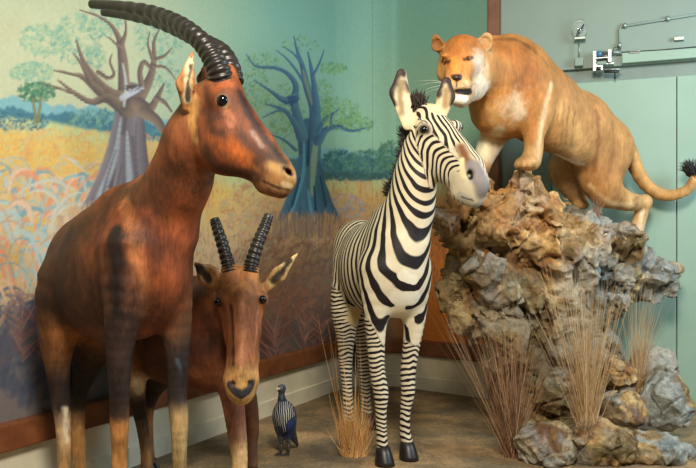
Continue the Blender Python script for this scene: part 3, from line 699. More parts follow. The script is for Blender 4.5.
# ---------------------------------------------------------------- large antelope
def large_antelope():
    b = Body(); F = nrm((.736, -.677, 0)); Rr = nrm((-.677, -.736, 0)); Z = np.array((0, 0, 1.))
    red, dk, tan = (120, 58, 30), (40, 26, 22), (178, 128, 74)
    rump = P(84, 272, 3.02); mid = P(112, 275, 2.86); chest = P(136, 262, 2.74)
    b.chain([rump, mid], [.178, .205], .1, Rr, .80, [(78, 46, 25), (92, 52, 27)])
    b.chain([mid, chest], [.228, .218], .1, Rr, .68, [(92, 52, 27), red])
    b.cone(P(98, 290, 2.95), P(138, 290, 2.76), .172, .17, .08, Rr, .74)                       # belly
    b.cone(P(132, 214, 2.76), P(152, 200, 2.70), .10, .10, .12, Rr, .6)                        # withers
    b.cone(P(84, 246, 3.0), P(120, 222, 2.83), .10, .105, .1, Rr, .7)                            # back line
    b.ell(P(153, 246, 2.71), (.105, .105, .17), (F, Rr, Z), .1, red)                          # breast
    b.chain([P(163, 222, 2.68), P(180.5, 178, 2.60), P(192, 142, 2.54), P(203, 106, 2.50)], [.132, .098, .086, .070], .07, nrm((.15, 1, 0)), .74, [red, (120, 62, 32), (120, 62, 32), (118, 60, 30)])
    hn = nrm((.28, 1, 0)); hp = lambda u, v, y: P(u, v, y)
    b.chain([hp(217, 103, 2.49), hp(229, 142, 2.46), hp(252, 154, 2.44), hp(272, 171, 2.42), hp(281, 179, 2.41)], [.082, .106, .076, .060, .052], .03, hn, .60, [(118, 60, 30), (124, 62, 30), (120, 62, 32), (170, 110, 60), tan])
    b.cone(hp(222, 96, 2.48), hp(262, 152, 2.44), .062, .05, .03, hn, .8)                      # brow to bridge of the nose
    b.cone(hp(266, 183, 2.42), hp(281, 190, 2.41), .036, .026, .02, hn, .8, (96, 54, 32))      # chin
    b.ell(hp(223, 99, 2.435), (.034, .026, .030), None, .03, (118, 60, 30))                     # brow over the eye
    b.cone(hp(225, 76, 2.50), hp(226, 92, 2.49), .042, .05, .03, None, 1, (156, 82, 36))       # horn pedicle
    b.ear(hp(187, 106, 2.45), hp(185.5, 84, 2.42), hp(193, 50, 2.41), .032, (.5, -.85, .05), (170, 108, 58), .42)
    b.ear(hp(206, 100, 2.56), hp(204, 80, 2.60), hp(209, 54, 2.62), .026, (.4, -.85, .0), (120, 70, 36), .42)
    # legs
    def leg(pts, rad, cols): b.limb(pts, [q+.003 for q in rad], .03, cols)
    leg([P(133, 250, 2.64), P(124, 310, 2.60), P(119.5, 352, 2.60), P(119.5, 400, 2.60), P(119.5, 424, 2.60), P(119.5, 450, 2.60), P(119.5, 515, 2.60), P(120.5, 540, 2.595)], [.11, .064, .042, .030, .028, .024, .021, .025], [red, (84, 50, 34), dk, (64, 44, 32), (168, 106, 56), (176, 118, 64), (176, 120, 66), (150, 100, 56)])
    leg([P(164, 262, 2.76), P(175, 318, 2.77), P(177.5, 365, 2.76), P(177, 396, 2.76), P(179, 416, 2.76), P(179.5, 446, 2.76), P(180, 500, 2.76), P(182, 520, 2.755)], [.10, .058, .036, .030, .030, .024, .021, .025], [red, (96, 58, 34), (52, 36, 30), (46, 34, 30), (164, 128, 84), (172, 140, 92), (170, 134, 84), (150, 110, 66)])
    leg([P(76, 288, 2.98), P(62, 322, 2.96), P(57.5, 352, 2.955), P(59, 380, 2.965), P(61, 402, 2.985), P(63.5, 430, 2.985), P(65, 482, 2.98), P(67, 502, 2.97)], [.15, .088, .055, .037, .033, .026, .022, .025], [(78, 46, 25), (150, 92, 48), (120, 74, 40), (48, 34, 28), (70, 52, 40), (186, 150, 110), (170, 118, 66), (150, 100, 56)])
    leg([P(100, 300, 3.04), P(98, 330, 3.07), P(90, 358, 3.10), P(80, 386, 3.135), P(77, 402, 3.145), P(78, 430, 3.14), P(80, 474, 3.13), P(82, 490, 3.12)], [.13, .092, .060, .037, .032, .025, .022, .025], [(78, 46, 25), (104, 62, 34), (52, 34, 28), (36, 26, 24), (54, 38, 30), (176, 124, 72), (170, 118, 66), (150, 100, 56)])
    b.chain([P(58, 262, 3.15), P(64, 310, 3.17), P(72, 346, 3.13), P(74, 366, 3.11)], [.020, .014, .011, .008], .01, None, 1, [(80, 50, 30)]*2+[(40, 28, 24)]*2)
    for q in ((288.5, 172, 2.385), (288.5, 172, 2.44)): b.ell(P(*q), (.012, .022, .008), (nrm((.75, 0, -.66)), (0, 1, 0), nrm((.66, 0, .75))), .008, op=-1)
    b.make(.0058, red, kc=.02)
    V = b.V
    # coat markings
    b.dabp([(60, 250), (44, 300), (84, 290)], .24, (56, 34, 20), soft=.9, a=.75, seed=11)
    b.dabp([(100, 215), (70, 245)], .12, (54, 33, 20), soft=.8, a=.7)
    b.dabp([(130, 196), (155, 190), (160, 205)], .085, (70, 40, 24), soft=.6, a=.8)
    b.dabp([(124, 205), (131, 230), (138, 270), (142, 310)], .045, (184, 110, 62), soft=.9, a=.6, seed=4)
    b.dabp([(182, 205), (178, 240), (168, 280)], .085, (140, 68, 34), soft=.9, a=.6); b.dabp([(170, 170), (160, 200)], .05, (84, 44, 26), soft=.9, a=.7, seed=19)
    b.dabp([(116, 232), (115, 262), (117, 295), (118, 330)], .062, (26, 16, 15), soft=.8, a=.97, noise=.3, seed=9)
    b.dabp([(118, 330), (119, 380), (119, 402)], .075, (48, 32, 28), soft=.5, a=.85)
    b.dabp([(131, 270), (138, 310), (130, 330)], .04, (64, 38, 28), soft=.9, a=.7)
    b.dab([P(178, 345, 2.76), P(177, 394, 2.76)], .06, (42, 32, 30), soft=.5, a=.95)
    b.dab([P(177, 360, 2.72), P(182, 376, 2.72)], .012, (96, 104, 120), soft=.9, a=.5)
    b.dab([P(62, 384, 2.975), P(64, 404, 2.985)], .055, (38, 28, 26), soft=.6, a=.95); b.dab([P(66, 410, 2.96), P(67, 440, 2.96)], .02, (214, 190, 160), soft=.8, a=.8)
    b.dab([P(98, 348, 3.09), P(78, 396, 3.14)], .075, (34, 25, 24), soft=.6, a=.95)
    b.dabp([(52, 335), (66, 345)], .07, (158, 98, 50), soft=.9, a=.5)
    # face
    b.dabp([(240, 92), (250, 116), (268, 142), (284, 162)], .034, (40, 24, 22), soft=.9, a=.95, seed=13)
    b.dabp([(242, 138), (258, 150), (268, 158)], .034, (64, 38, 32), soft=.9, a=.85, seed=15)
    b.dabp([(252, 132), (262, 146)], .012, (150, 128, 116), soft=.9, a=.5)
    b.dabp([(206, 88), (212, 112), (222, 116)], .02, (70, 38, 26), soft=.9, a=.6)
    b.dabp([(226, 112), (232, 124)], .022, (190, 112, 70), soft=.8, a=.7)
    b.dabp([(216, 90), (228, 84)], .02, (164, 76, 28), soft=.8, a=.7)
    b.dabp([(214, 134), (232, 148), (244, 160)], .045, (176, 86, 34), soft=.9, a=.7, seed=21)
    b.dabp([(206, 150), (218, 168), (236, 172), (256, 178)], .034, (66, 34, 22), soft=.9, a=.85); b.dabp([(208, 112), (214, 130), (222, 134)], .03, (78, 40, 24), soft=.9, a=.8); b.dabp([(256, 160), (264, 170)], .02, (80, 44, 28), soft=.9, a=.7)
    b.dabp([(196, 100), (192, 120), (196, 140)], .024, (196, 138, 74), soft=.9, a=.75)
    b.dabp([(199, 130), (203, 156), (210, 176)], .016, (76, 42, 28), soft=.9, a=.7)
    b.dabp([(209, 182), (206, 205), (200, 235)], .022, (84, 52, 40), soft=.9, a=.7, seed=8)
    b.dabp([(270, 166), (282, 170), (292, 178)], .026, (186, 140, 84), soft=1, a=.85)
    b.dabp([(284, 184), (292, 187)], .012, (226, 190, 140), soft=.8, a=.8)
    b.dabp([(263, 181), (276, 187), (289, 190)], .0065, (44, 24, 20), soft=.7, a=.9, noise=.1)
    b.dabp([(268, 190), (284, 196)], .016, (104, 60, 38), soft=.8, a=.8)
    b.dabp([(284, 168), (288, 172), (291, 175)], .010, (34, 22, 20), soft=.6, a=.97, noise=.1); b.dabp([(295, 172), (296, 180)], .007, (120, 120, 124), soft=.8, a=.7)
    b.dabp([(230, 118), (240, 134), (252, 146)], .022, (84, 46, 28), soft=1, a=.55, seed=23); b.dabp([(222.5, 100.5)], .034, (120, 70, 44), soft=.7, a=.7); b.dabp([(222.5, 101)], .027, (196, 160, 116), soft=.4, a=.7, noise=.1); b.dabp([(222.5, 100.5)], .023, (30, 20, 18), soft=.5, a=.9, noise=.1)
    b.dabp([(187, 99), (187, 80), (191, 60)], .020, (226, 206, 164), soft=.8, a=.8); b.dabp([(188, 100), (188, 84), (191, 66)], .012, (44, 26, 20), soft=.7, a=.95, noise=.35, seed=31)
    b.C *= np.array((.90, 1.0, 1.05)); b.mottle(.30, 11, 5, (1, 1, .6)); b.mottle(.22, 45, 6, (1, 1, .5))
    root = empty('antelope', (P(120, 300, 2.82)[0], 2.82, 0), 'tall chestnut antelope standing at the left with head in profile and sweeping ringed horns', 'antelope')
    fm = fur_mat('chestnut_coat', .55, .75, spec=.32, bump=.7, scale=90)
    b.build('body', fm, root)
    for y, s in ((0, 0), (1, 1)):
        p = [P(221.5, 80, 2.47), P(218.5, 70, 2.46), P(212, 56.5, 2.47), P(201.5, 42, 2.49), P(187, 29, 2.53), P(170, 19, 2.60), P(148, 11, 2.68), P(118, 6, 2.76), P(90, 4, 2.82)] if not s else \
            [P(232, 84, 2.54), P(229, 68, 2.56), P(221.5, 54, 2.60), P(210, 46, 2.66), P(195, 38, 2.74), P(178, 30, 2.84), P(154, 21, 2.95), P(126, 15, 3.05), P(102, 12, 3.1)]
        horn(root, p, .039, .016, 21, horn_mat, .15, .1)
    eye(root, b, 222.5, 100.5, .0188, eye_dark, .4)
    q, n_ = b.near(P(228, 100, 2.60)); eye(root, b, 0, 0, .0205, eye_dark, p=q-n_*.006)
    for p in (P(120.5, 540, 2.595), P(182, 520, 2.755), P(67, 502, 2.97), P(82, 490, 3.12)): hoof(root, (p[0], p[1], .075), F, .034, .075, hoof_mat)
    mb = MB()
    for i in range(60):
        s = P(74, 362, 3.11)+rng.normal(0, .006, 3); e = s+np.array((rng.normal(0, .018), rng.normal(0, .018), -rng.uniform(.08, .17)))
        mb.tube([s, (s+e)/2+rng.normal(0, .006, 3), e], [.003, .0028, .0006], 5)
    mb.build('tail_tuft', simple('black_hair', (24, 18, 18), .5), root)
large_antelope()

# ---------------------------------------------------------------- second antelope, face to the viewer
def small_antelope():
    b = Body(); F = nrm((.92, -.39, 0)); Rr = nrm((-.39, -.92, 0)); Z = np.array((0, 0, 1.))
    red, dk = (110, 56, 34), (48, 32, 27)
    b.chain([P(148, 322, 3.44), P(176, 328, 3.38)], [.185, .21], .1, Rr, .72, [(78, 44, 28)]*2)
    b.chain([P(176, 328, 3.38), P(206, 332, 3.30)], [.225, .23], .1, Rr, .72, [(84, 46, 28), (100, 54, 33)])
    b.ell(P(212, 345, 3.24), (.11, .12, .17), (F, Rr, Z), .1, red)
    b.cone(P(170, 345, 3.38), P(204, 350, 3.30), .15, .165, .06, Rr, .8, (92, 50, 31))
    b.chain([P(205, 318, 3.26), P(218, 306, 3.18), P(232, 294, 3.12)], [.16, .115, .085], .06, None, 1, [red, (120, 66, 38), (110, 60, 36)])
    lx = np.array((1., 0, 0)); hy = 3.04
    hd = (150, 92, 54)
    b.chain([P(241, 287, 3.08), P(241, 303, 3.05), P(242.5, 330, 3.02), P(243, 358, 2.985), P(241, 380, 2.955), P(241, 388, 2.95)], [.086, .094, .072, .060, .066, .060], .025, lx, .98, [hd, hd, (146, 84, 52), (154, 92, 56), (190, 142, 84), (190, 142, 84)])
    b.cone(P(242, 296, 2.985), P(241.5, 372, 2.915), .045, .03, .03, None, 1, hd)
    b.cone(P(242, 322, 3.12), P(241, 384, 3.0), .064, .042, .04, None, 1, (120, 66, 40))          # jaw behind
    b.ell(P(240.5, 397, 2.955), (.036, .034, .03), None, .02, (206, 160, 100))
    for u in (220, 262): b.ell(P(u, 299, 3.025), (.026, .03, .028), None, .025, hd)
    for u in (229.5, 250.5): b.cone(P(u, 270, 3.04), P(u+(241-u)*.2, 285, 3.04), .034, .04, .02, None, 1, (196, 132, 76))
    b.ear(P(221, 287, 3.03), P(208, 275, 3.0), P(194, 262, 2.97), .044, (.15, -1, -.1), (186, 132, 80), .40)
    b.ear(P(263, 291, 3.06), P(279, 274, 3.05), P(298, 253, 3.05), .031, (.1, -1, -.05), (176, 136, 84), .42)
    for s in (233, 249): b.ell(P(s, 384, 2.888), (.009, .02, .012), None, .008, op=-1)
    def leg(pts, rad, cols): b.limb(pts, [q+.003 for q in rad], .03, cols)
    leg([P(210, 345, 3.22), P(226, 372, 3.20), P(232, 396, 3.20), P(236, 425, 3.19), P(239, 452, 3.18), P(240, 482, 3.18)], [.12, .062, .046, .038, .032, .027], [red, (128, 76, 48), (150, 92, 68), (156, 100, 76), (214, 176, 124), (206, 166, 110)])
    leg([P(214, 345, 3.36), P(240, 380, 3.38), P(249, 405, 3.40), P(252, 430, 3.42), P(250, 446, 3.42), P(252, 464, 3.41)], [.12, .055, .036, .028, .028, .024], [red, (90, 54, 36), (84, 52, 34), (84, 52, 34), (80, 50, 34), (90, 60, 40)])
    leg([P(146, 325, 3.38), P(133, 358, 3.36), P(135, 380, 3.36), P(138, 403, 3.37), P(143, 430, 3.37), P(146, 452, 3.37), P(147, 474, 3.36)], [.15, .068, .046, .029, .023, .021, .024], [(78, 44, 28), (150, 96, 56), (196, 160, 120), (70, 54, 44), (110, 84, 60), (180, 130, 80), (150, 100, 60)])
    leg([P(158, 335, 3.50), P(158, 372, 3.54), P(151, 392, 3.57), P(147, 412, 3.58), P(148, 440, 3.58), P(149, 462, 3.57)], [.14, .075, .042, .028, .022, .024], [(104, 62, 38), (60, 40, 32), (44, 32, 28), (150, 96, 52), (150, 100, 60), (150, 100, 60)])
    b.chain([P(128, 318, 3.58), P(136, 350, 3.60), P(145, 372, 3.53), P(145.5, 384, 3.50)], [.016, .012, .012, .014], .01, None, 1, [(80, 50, 34)]*2+[(30, 24, 22)]*2)
    b.make(.0058, red, kc=.02, seed=2)
    b.dabp([(165, 360), (150, 350), (190, 350)], .16, (82, 50, 34), soft=.9, a=.6)
    b.dabp([(200, 375), (215, 380)], .06, (164, 96, 66), soft=.9, a=.6)
    b.dabp([(208, 318), (214, 340), (204, 350)], .05, (60, 36, 26), soft=.9, a=.7)
    b.dab([P(137, 378, 3.33), P(141, 390, 3.33)], .032, (224, 206, 170), soft=.8, a=.95); b.dab([P(137, 398, 3.36), P(140, 415, 3.36)], .035, (44, 36, 34), soft=.6, a=.9)
    b.dab([P(155, 380, 3.55), P(150, 400, 3.57)], .06, (40, 28, 24), soft=.6, a=.9)
    # face
    b.dabp([(231, 306), (232.5, 322), (233.5, 345), (233, 364)], .0125, (60, 36, 30), soft=.8, a=.9, noise=.3)
    b.dabp([(223, 306), (226, 330), (227, 352)], .022, (120, 66, 44), soft=.8, a=.8)
    b.dabp([(242, 300), (243, 330), (241, 362)], .018, (182, 122, 86), soft=1, a=.75)
    b.dabp([(253, 308), (251, 330), (249, 356)], .012, (150, 84, 66), soft=.8, a=.8); b.dabp([(258, 312), (255, 345)], .012, (186, 120, 96), soft=.8, a=.7)
    b.dabp([(232, 290), (242, 284), (252, 291)], .03, (198, 130, 76), soft=.9, a=.6); b.dabp([(242, 298)], .02, (160, 96, 60), soft=.9, a=.5)
    b.dabp([(228, 374), (241, 372), (254, 374)], .03, (190, 140, 80), soft=1, a=.7); b.dabp([(228, 396), (241, 402), (252, 396)], .028, (200, 158, 100), soft=1, a=.8)
    b.dabp([(230, 385), (234, 391), (241, 396), (248, 391), (252, 383)], .019, (44, 43, 48), soft=.45, a=.97, noise=.15); b.dabp([(235, 391), (242, 393), (247, 391)], .019, (52, 52, 57), soft=.5, a=.95, noise=.1); b.dabp([(241, 381), (241, 384)], .017, (210, 164, 100), soft=.5, a=.9, noise=.1)
    b.dabp([(241, 397), (241, 401)], .004, (40, 30, 28), soft=.6, a=.9, noise=0); b.dabp([(229, 398), (241, 403), (252, 397)], .004, (110, 74, 48), soft=.8, a=.7, noise=0)
    for q in ((262, 299.5), (219, 302)): b.dabp([q], .026, (74, 44, 32), soft=.6, a=.8)
    b.dabp([(203, 270), (193, 263)], .03, (214, 186, 130), soft=.8, a=.8); b.dabp([(209, 279), (204, 273), (199, 268)], .021, (40, 28, 22), soft=.6, a=.97, noise=.4, seed=41)
    b.dabp([(272, 282), (283, 270), (294, 256)], .026, (226, 200, 140), soft=.8, a=.7); b.dabp([(273, 281), (281, 272), (290, 261)], .021, (40, 27, 22), soft=.6, a=.97, noise=.4, seed=42)
    b.C *= np.array((.95, 1.0, 1.04)); b.mottle(.26, 11, 7, (1, 1, .6)); b.mottle(.2, 45, 8, (1, 1, .5))
    root = empty('antelope', (P(178, 330, 3.36)[0], 3.36, 0), 'reddish antelope behind the tall one, its pale face turned frontward under short straight horns', 'antelope')
    b.build('body', fur_mat('russet_coat', .55, .75, spec=.3, bump=.7, scale=90), root)
    horn(root, [P(230, 272.5, 3.03), P(227.5, 262, 3.04), P(222, 243, 3.06), P(216.5, 226, 3.09), P(214.5, 219, 3.10)], .028, .019, 13, horn_mat, .13, .06)
    horn(root, [P(250, 272.5, 3.03), P(252, 262, 3.04), P(258, 243, 3.06), P(265, 226, 3.09), P(269, 215, 3.11)], .030, .019, 14, horn_mat, .13, .06)
    for q in ((262.3, 299.5), (218.5, 302)): eye(root, b, *q, .0175, eye_dark, .45)
    for p in (P(240, 482, 3.18), P(252, 464, 3.41), P(147, 474, 3.36), P(149, 462, 3.57)): hoof(root, (p[0], p[1], .065), F, .031, .065, hoof_mat)
small_antelope()

# ---------------------------------------------------------------- zebra
def zebra():
    b = Body(); F = nrm((.41, -.91, 0)); Rr = nrm((-.91, -.41, 0)); Z = np.array((0, 0, 1.))
    rump, mid, chest = P(365, 260, 4.28), P(378, 264, 4.04), P(391, 260, 3.80)
    b.chain([rump, mid], [.195, .212], .1, Rr, .80); b.chain([mid, chest], [.215, .195], .1, Rr, .76)
    b.cone(P(358, 246, 4.36), P(359, 264, 4.34), .14, .14, .1, Rr, .9)
    b.cone(P(376, 276, 4.02), P(393, 280, 3.82), .19, .17, .08, Rr, .80)
    b.ell(P(397, 274, 3.74), (.11, .125, .20), (F, Rr, Z), .09)
    b.cone(P(389, 218, 3.84), P(399, 220, 3.80), .085, .095, .12, Rr, .7)
    nn = nrm((-.72, -.69, 0))
    b.chain([P(404, 236, 3.75), P(411, 206, 3.73), P(415, 178, 3.71), P(418, 150, 3.70)], [.138, .108, .096, .086], .08, nn, .78)
    hn = nrm((.72, .62, 0)); hf = nrm((.62, -.72, -.7))
    b.chain([P(425, 125, 3.70), P(436, 150, 3.66), P(452, 164, 3.58), P(467, 178, 3.50), P(473, 185, 3.47)], [.092, .122, .094, .085, .082], .04, hn, .66)
    b.cone(P(430, 118, 3.69), P(471, 168, 3.48), .065, .068, .04, hn, .72)
    b.cone(P(461, 193, 3.52), P(474, 199, 3.47), .045, .040, .03, hn, .9)
    b.ell(P(424.5, 129, 3.615), (.036, .034, .034), None, .03); b.ell(P(455, 127, 3.70), (.034, .036, .034), None, .03)
    b.ear(P(408, 124, 3.68), P(400, 93, 3.69), P(401.5, 74, 3.70), .053, (.2, -1, -.05), (222, 206, 170), .42, cup=.42, tf=.5)
    b.ear(P(440, 118, 3.67), P(446, 96, 3.65), P(446.5, 82, 3.65), .046, (.1, -1, -.05), (216, 196, 156), .42, cup=.42, tf=.55)
    for q in ((470, 174, 3.415), (484, 172, 3.47)): b.ell(P(*q), (.014, .03, .019), None, .012, op=-1)
    b.cone(P(459, 195, 3.44), P(482, 201, 3.36), .006, .006, .01, op=-1)
    def leg(pts, rad): b.limb(pts, [q+.003 for q in rad], .04)
    leg([P(380, 272, 3.72), P(376, 318, 3.70), P(376, 348, 3.70), P(377.5, 372, 3.70), P(381, 393, 3.70), P(381, 412, 3.70), P(382, 440, 3.70), P(383, 452, 3.70)], [.11, .055, .040, .034, .033, .024, .023, .026])
    leg([P(410, 272, 3.79), P(414, 318, 3.80), P(411, 348, 3.80), P(408, 372, 3.80), P(408, 392, 3.80), P(405.5, 410, 3.80), P(405, 432, 3.80), P(407, 441, 3.795)], [.105, .055, .039, .035, .031, .023, .023, .026])
    leg([P(359, 268, 4.24), P(346.5, 308, 4.20), P(346, 338, 4.22), P(345.5, 360, 4.26), P(347, 384, 4.26), P(348.5, 412, 4.25), P(349.5, 424, 4.24)], [.145, .085, .047, .036, .026, .026, .027])
    leg([P(366, 272, 4.36), P(365, 312, 4.36), P(364, 340, 4.40), P(364, 362, 4.44), P(365, 382, 4.44), P(366, 406, 4.43), P(367, 414, 4.42)], [.15, .08, .048, .038, .026, .027, .028])
    b.make(.006, (212, 200, 172), kc=.012, seed=3)
    V = b.V.astype(F32); N = len(V)
    # stripe field
    def px(pp): return CX+FOC*pp[:, 0]/pp[:, 1], CY-FOC*(pp[:, 2]-HC)/pp[:, 1]
    ctrl = [(P(356, 262, 4.40), F, 25), (P(374, 252, 4.06), F, 24), (P(388, 240, 3.86), .93*F+.37*Z, 22), (P(405, 226, 3.75), .90*F+.44*Z, 25), (P(413, 190, 3.72), .86*F+.5*Z, 32), (P(418, 155, 3.70), .7*F+.7*Z, 40), (P(422, 126, 3.70), .5*F+.85*Z, 46)]
    W = np.zeros(N); A = np.zeros(N); Fi = 0.0
    D = np.array([b.dist([ctrl[i][0], ctrl[i+1][0]]) for i in range(len(ctrl)-1)]); dm = D.min(0)
    for i in range(len(ctrl)-1):
        a, gdir, fq = ctrl[i]; w = np.exp(-np.clip((D[i]-dm)/.05, 0, 30))
        W += w; A += w*(Fi+fq*((V-a)@gdir)); Fi += fq*((ctrl[i+1][0]-a)@gdir)
    phase = A/W+.22*fbm(V*6, 3, 12)
    sh = np.exp(-((V-P(398, 250, 3.75))**2).sum(1)/.06)
    duty = .44+.10*sh
    C = b.C; white = np.zeros(N)
    def over(w, ph2, du2):
        nonlocal phase, duty
        m = w > .5; phase = np.where(m, ph2, phase); duty = np.where(m, du2, duty)
    # legs: rings with a little chevron
    legs = [(P(378, 300, 3.71), P(377, 348, 3.70), P(381, 393, 3.70), P(382, 470, 3.70), 42), (P(415, 300, 3.79), P(411, 348, 3.80), P(408, 392, 3.80), P(406, 460, 3.80), 36), (P(346, 292, 4.24), P(344, 335, 4.22), P(345.5, 360, 4.26), P(349, 430, 4.24), 44), (P(366, 300, 4.36), P(364, 340, 4.40), P(364, 362, 4.44), P(366, 425, 4.43), 44)]
    for i, (a, k1, k2, c, fq) in enumerate(legs):
        d = b.dist([a, k1, k2, c]); top = (.62 if i < 2 else .72)+.05*fbm(V*9, 2, 70+i)
        top = top+.16*sstep(.0, .07, ((V-a)@Rr)*(1 if i in (0, 2) else -1))-.04
        lim = (.10 if i < 2 else .13)
        w = (d < lim)*(V[:, 2] < top+.25*(d < .05)*0)
        lat = (V-a)@Rr
        cxl = np.interp(V[:, 2], [c[2], k2[2], k1[2], a[2]], [(x-a)@Rr for x in (c, k2, k1, a)])
        ph2 = V[:, 2]*fq+.9*np.abs(lat-cxl)*fq*(.7 if i < 2 else .5)*np.tanh((V[:, 2]-.3)*14)*.6+.35*fbm(V*16, 3, 20+i)
        over(w, ph2, .47+0*d)
    # head
    hd = b.dist([P(425, 118, 3.70), P(437, 150, 3.65), P(470, 182, 3.48)])
    mouth = P(470, 192, 3.42); fd = nrm(P(471, 165, 3.45)-P(432, 112, 3.66)); ctr = P(428, 118, 3.66); lat = nrm(np.cross(fd, (0.3, -.4, .86))); lat = lat if lat[0] > 0 else -lat
    along = (V-ctr)@fd; lx = (V-ctr)@lat
    uu, vv = px(V)
    sharp = np.sqrt(((V-mouth)**2).sum(1))
    headmask = (hd < .15)*((uu-418)*.80-(vv-150)*.25 > 0)*(uu > 416)*(vv < 204)
    # cheek: nested angles that open towards the mouth
    qx = (V-mouth)@nrm((-.9, .3, 0)); qz = (V-mouth)[:, 2]*.95-.10*qx
    nest = np.maximum(np.maximum(qx, 0)**2, 1e-6)**.5; nest = (np.abs(np.maximum(qx, 0))**5+np.abs(np.maximum(qz, 0))**5+1e-9)**(1/5.)
    over(headmask, nest*42+.35*fbm(V*9, 3, 33), .5-.05*sstep(.1, .2, sharp))
    front = headmask*(sstep(.035, .06, np.abs(lx)) < .5)*1
    up = headmask*((V-P(441, 140, 3.60))@nrm((.55, -.25, .62)) > .0)
    over(up, lx*60+.25*fbm(V*12, 2, 34)+along*5, .5+0*lx)
    # painted areas without stripes
    b.C = C
    def plain(pts, r, colr=None, soft=.5, a=1, **k):
        nonlocal duty
        pts = [p for p in pts if p is not None]; d = b.dist(pts); x = d/r+.2*fbm(V*20, 3, 50)
        w = a*(1-sstep(1-soft, 1, x)); duty = duty*(1-w)+(-.3)*w
        if colr is not None: b.C += w[:, None]*(lin(colr)-b.C)
    H = b.hit
    plain([P(372, 326, 4.05), P(350, 300, 4.25)], .10, (212, 184, 132)); plain([H(398, 312), H(406, 318)], .055, (228, 218, 190)); plain([H(398, 297), H(414, 299)], .05, (232, 226, 206), a=.9); plain([H(404, 276), H(414, 280)], .035, (228, 222, 200), a=.85)
    plain([P(356, 296, 4.18), P(352, 318, 4.17)], .045, (206, 186, 140))
    muz = [P(466, 186, 3.50), P(476, 192, 3.45)]
    plain(muz, .10, (196, 186, 160), soft=.4)
    plain([H(461, 147), H(465, 156), H(470, 163)], .046, (112, 72, 42), soft=1); plain([H(474, 166), H(480, 180), H(484, 190)], .055, (124, 118, 118), soft=.6); plain([H(462, 160), H(463, 176)], .018, (222, 206, 160), soft=.8)
    plain([H(460, 195), H(470, 200)], .025, (176, 172, 158)); plain([H(470, 172), H(471, 178)], .017, (24, 20, 22), soft=.5)
    plain([H(462, 197), H(472, 200), H(482, 203)], .006, (70, 62, 58), soft=.7); plain([H(484, 200), H(476, 206)], .018, (176, 186, 186), soft=.8)
    for q in ((424, 129),): plain([H(*q)], .048, (56, 40, 34), soft=.6)
    # ears
    plain([P(406, 118, 3.66), P(400, 96, 3.66), P(401.5, 66, 3.68)], .065, (222, 208, 172), soft=.1); plain([P(440, 110, 3.66), P(446, 97, 3.65), P(446, 74, 3.65)], .062, (216, 196, 156), soft=.1)
    plain([H(402, 112), H(400, 98), H(401, 82)], .030, (132, 108, 66), soft=.9, a=.85); plain([H(445, 106), H(446, 90)], .024, (150, 118, 70), soft=.9, a=.85)
    def rim(pts, r): 
        d = b.dist(pts); return d
    for pts, r in (([P(391, 104, 3.67), P(390, 90, 3.67), P(393.5, 77, 3.67), P(401, 68, 3.68), P(408, 76, 3.67), P(410.5, 90, 3.67)], .021), ([P(437, 92, 3.63), P(440, 81, 3.63), P(446, 75, 3.64), P(452, 80, 3.63), P(456, 92, 3.63), P(455, 104, 3.63)], .021)):
        plain(pts, r*1.75, (54, 38, 34), soft=.55)
    plain([P(401.5, 66, 3.68)], .014, (226, 218, 196), soft=.4)
    b.dab([P(352, 250, 4.4)], .3, (196, 172, 128), soft=.9, a=.45)
    b.mottle(.05, 14, 5)
    root = empty('zebra', (P(376, 260, 4.0)[0], 4.0, 0), 'black and white striped zebra standing in the middle with ears up and head turned right', 'zebra')
    b.build('body', fur_mat('striped_coat', .55, .10, stripes=True, bump=.2), root, {'phase': phase, 'duty': duty})
    eye(root, b, 424, 129.5, .020, eye_dark, .62); q, n_ = b.near(P(460, 127, 3.70)); eye(root, b, 0, 0, .018, eye_dark, p=q-n_*.011)
    for p in (P(383, 452, 3.70), P(407, 441, 3.795), P(349.5, 424, 4.24), P(367, 414, 4.42)): hoof(root, (p[0], p[1], .085), F, .040, .085, hoof_mat, False)
    mane_mat = simple('dark_mane_hair', (42, 30, 28), .6, noise=.3, scale=60)
    # erect mane along the crest
    crest = catmull([P(419, 108, 3.70), P(408, 128, 3.74), P(401, 142, 3.77), P(396.5, 164, 3.79), P(393, 184, 3.81), P(389, 196, 3.83)], 60)
    mb = MB()
    for i in range(620):
        t = rng.uniform(0, 1); k = t*59; p = crest[int(k)]; T = nrm(crest[min(int(k)+1, 59)]-crest[max(int(k)-1, 0)])
        back = nrm(np.array((-.55, .8, .15))-T*(np.array((-.55, .8, .15))@T))
        if not (t > .66 or .2 < t < .33) and rng.uniform() < .6: continue
        l = .004+.055*(t > .70)*sstep(.68, .84, t)*(1-sstep(.95, 1, t))+.03*(abs(t-.27) < .06)+.012*rng.uniform(0, 1)
        s0 = p-back*.03+Rr*rng.normal(0, .006); e = p+back*l*1.1+np.array((0, 0, 1))*rng.normal(0.0, .012)-T*rng.normal(.006, .012)+Rr*rng.normal(0, .012)
        if t > .66: e = e-np.array((0, 0, .03))*sstep(.66, .8, t)
        mb.tube([s0, (s0+e)/2, e], [.0034, .003, .0006], 4)
    mb.build('mane', mane_mat, root)
    mb = MB()
    for i in range(260):
        s0 = P(rng.uniform(411, 424), rng.uniform(104, 112), 3.71+rng.normal(0, .012)); e = s0+np.array((rng.normal(.0, .014), rng.normal(.01, .02), rng.uniform(.05, .085)*(1-.3*abs(rng.normal()))))
        mb.tube([s0, (s0+e)/2, e], [.0042, .0036, .0008], 4)
    mb.build('forelock', mane_mat, root)
    mb = MB().tube(catmull([P(352, 226, 4.56), P(351, 262, 4.62), P(353, 300, 4.60), P(354, 325, 4.58)], 20), np.linspace(.022, .012, 20), 10)
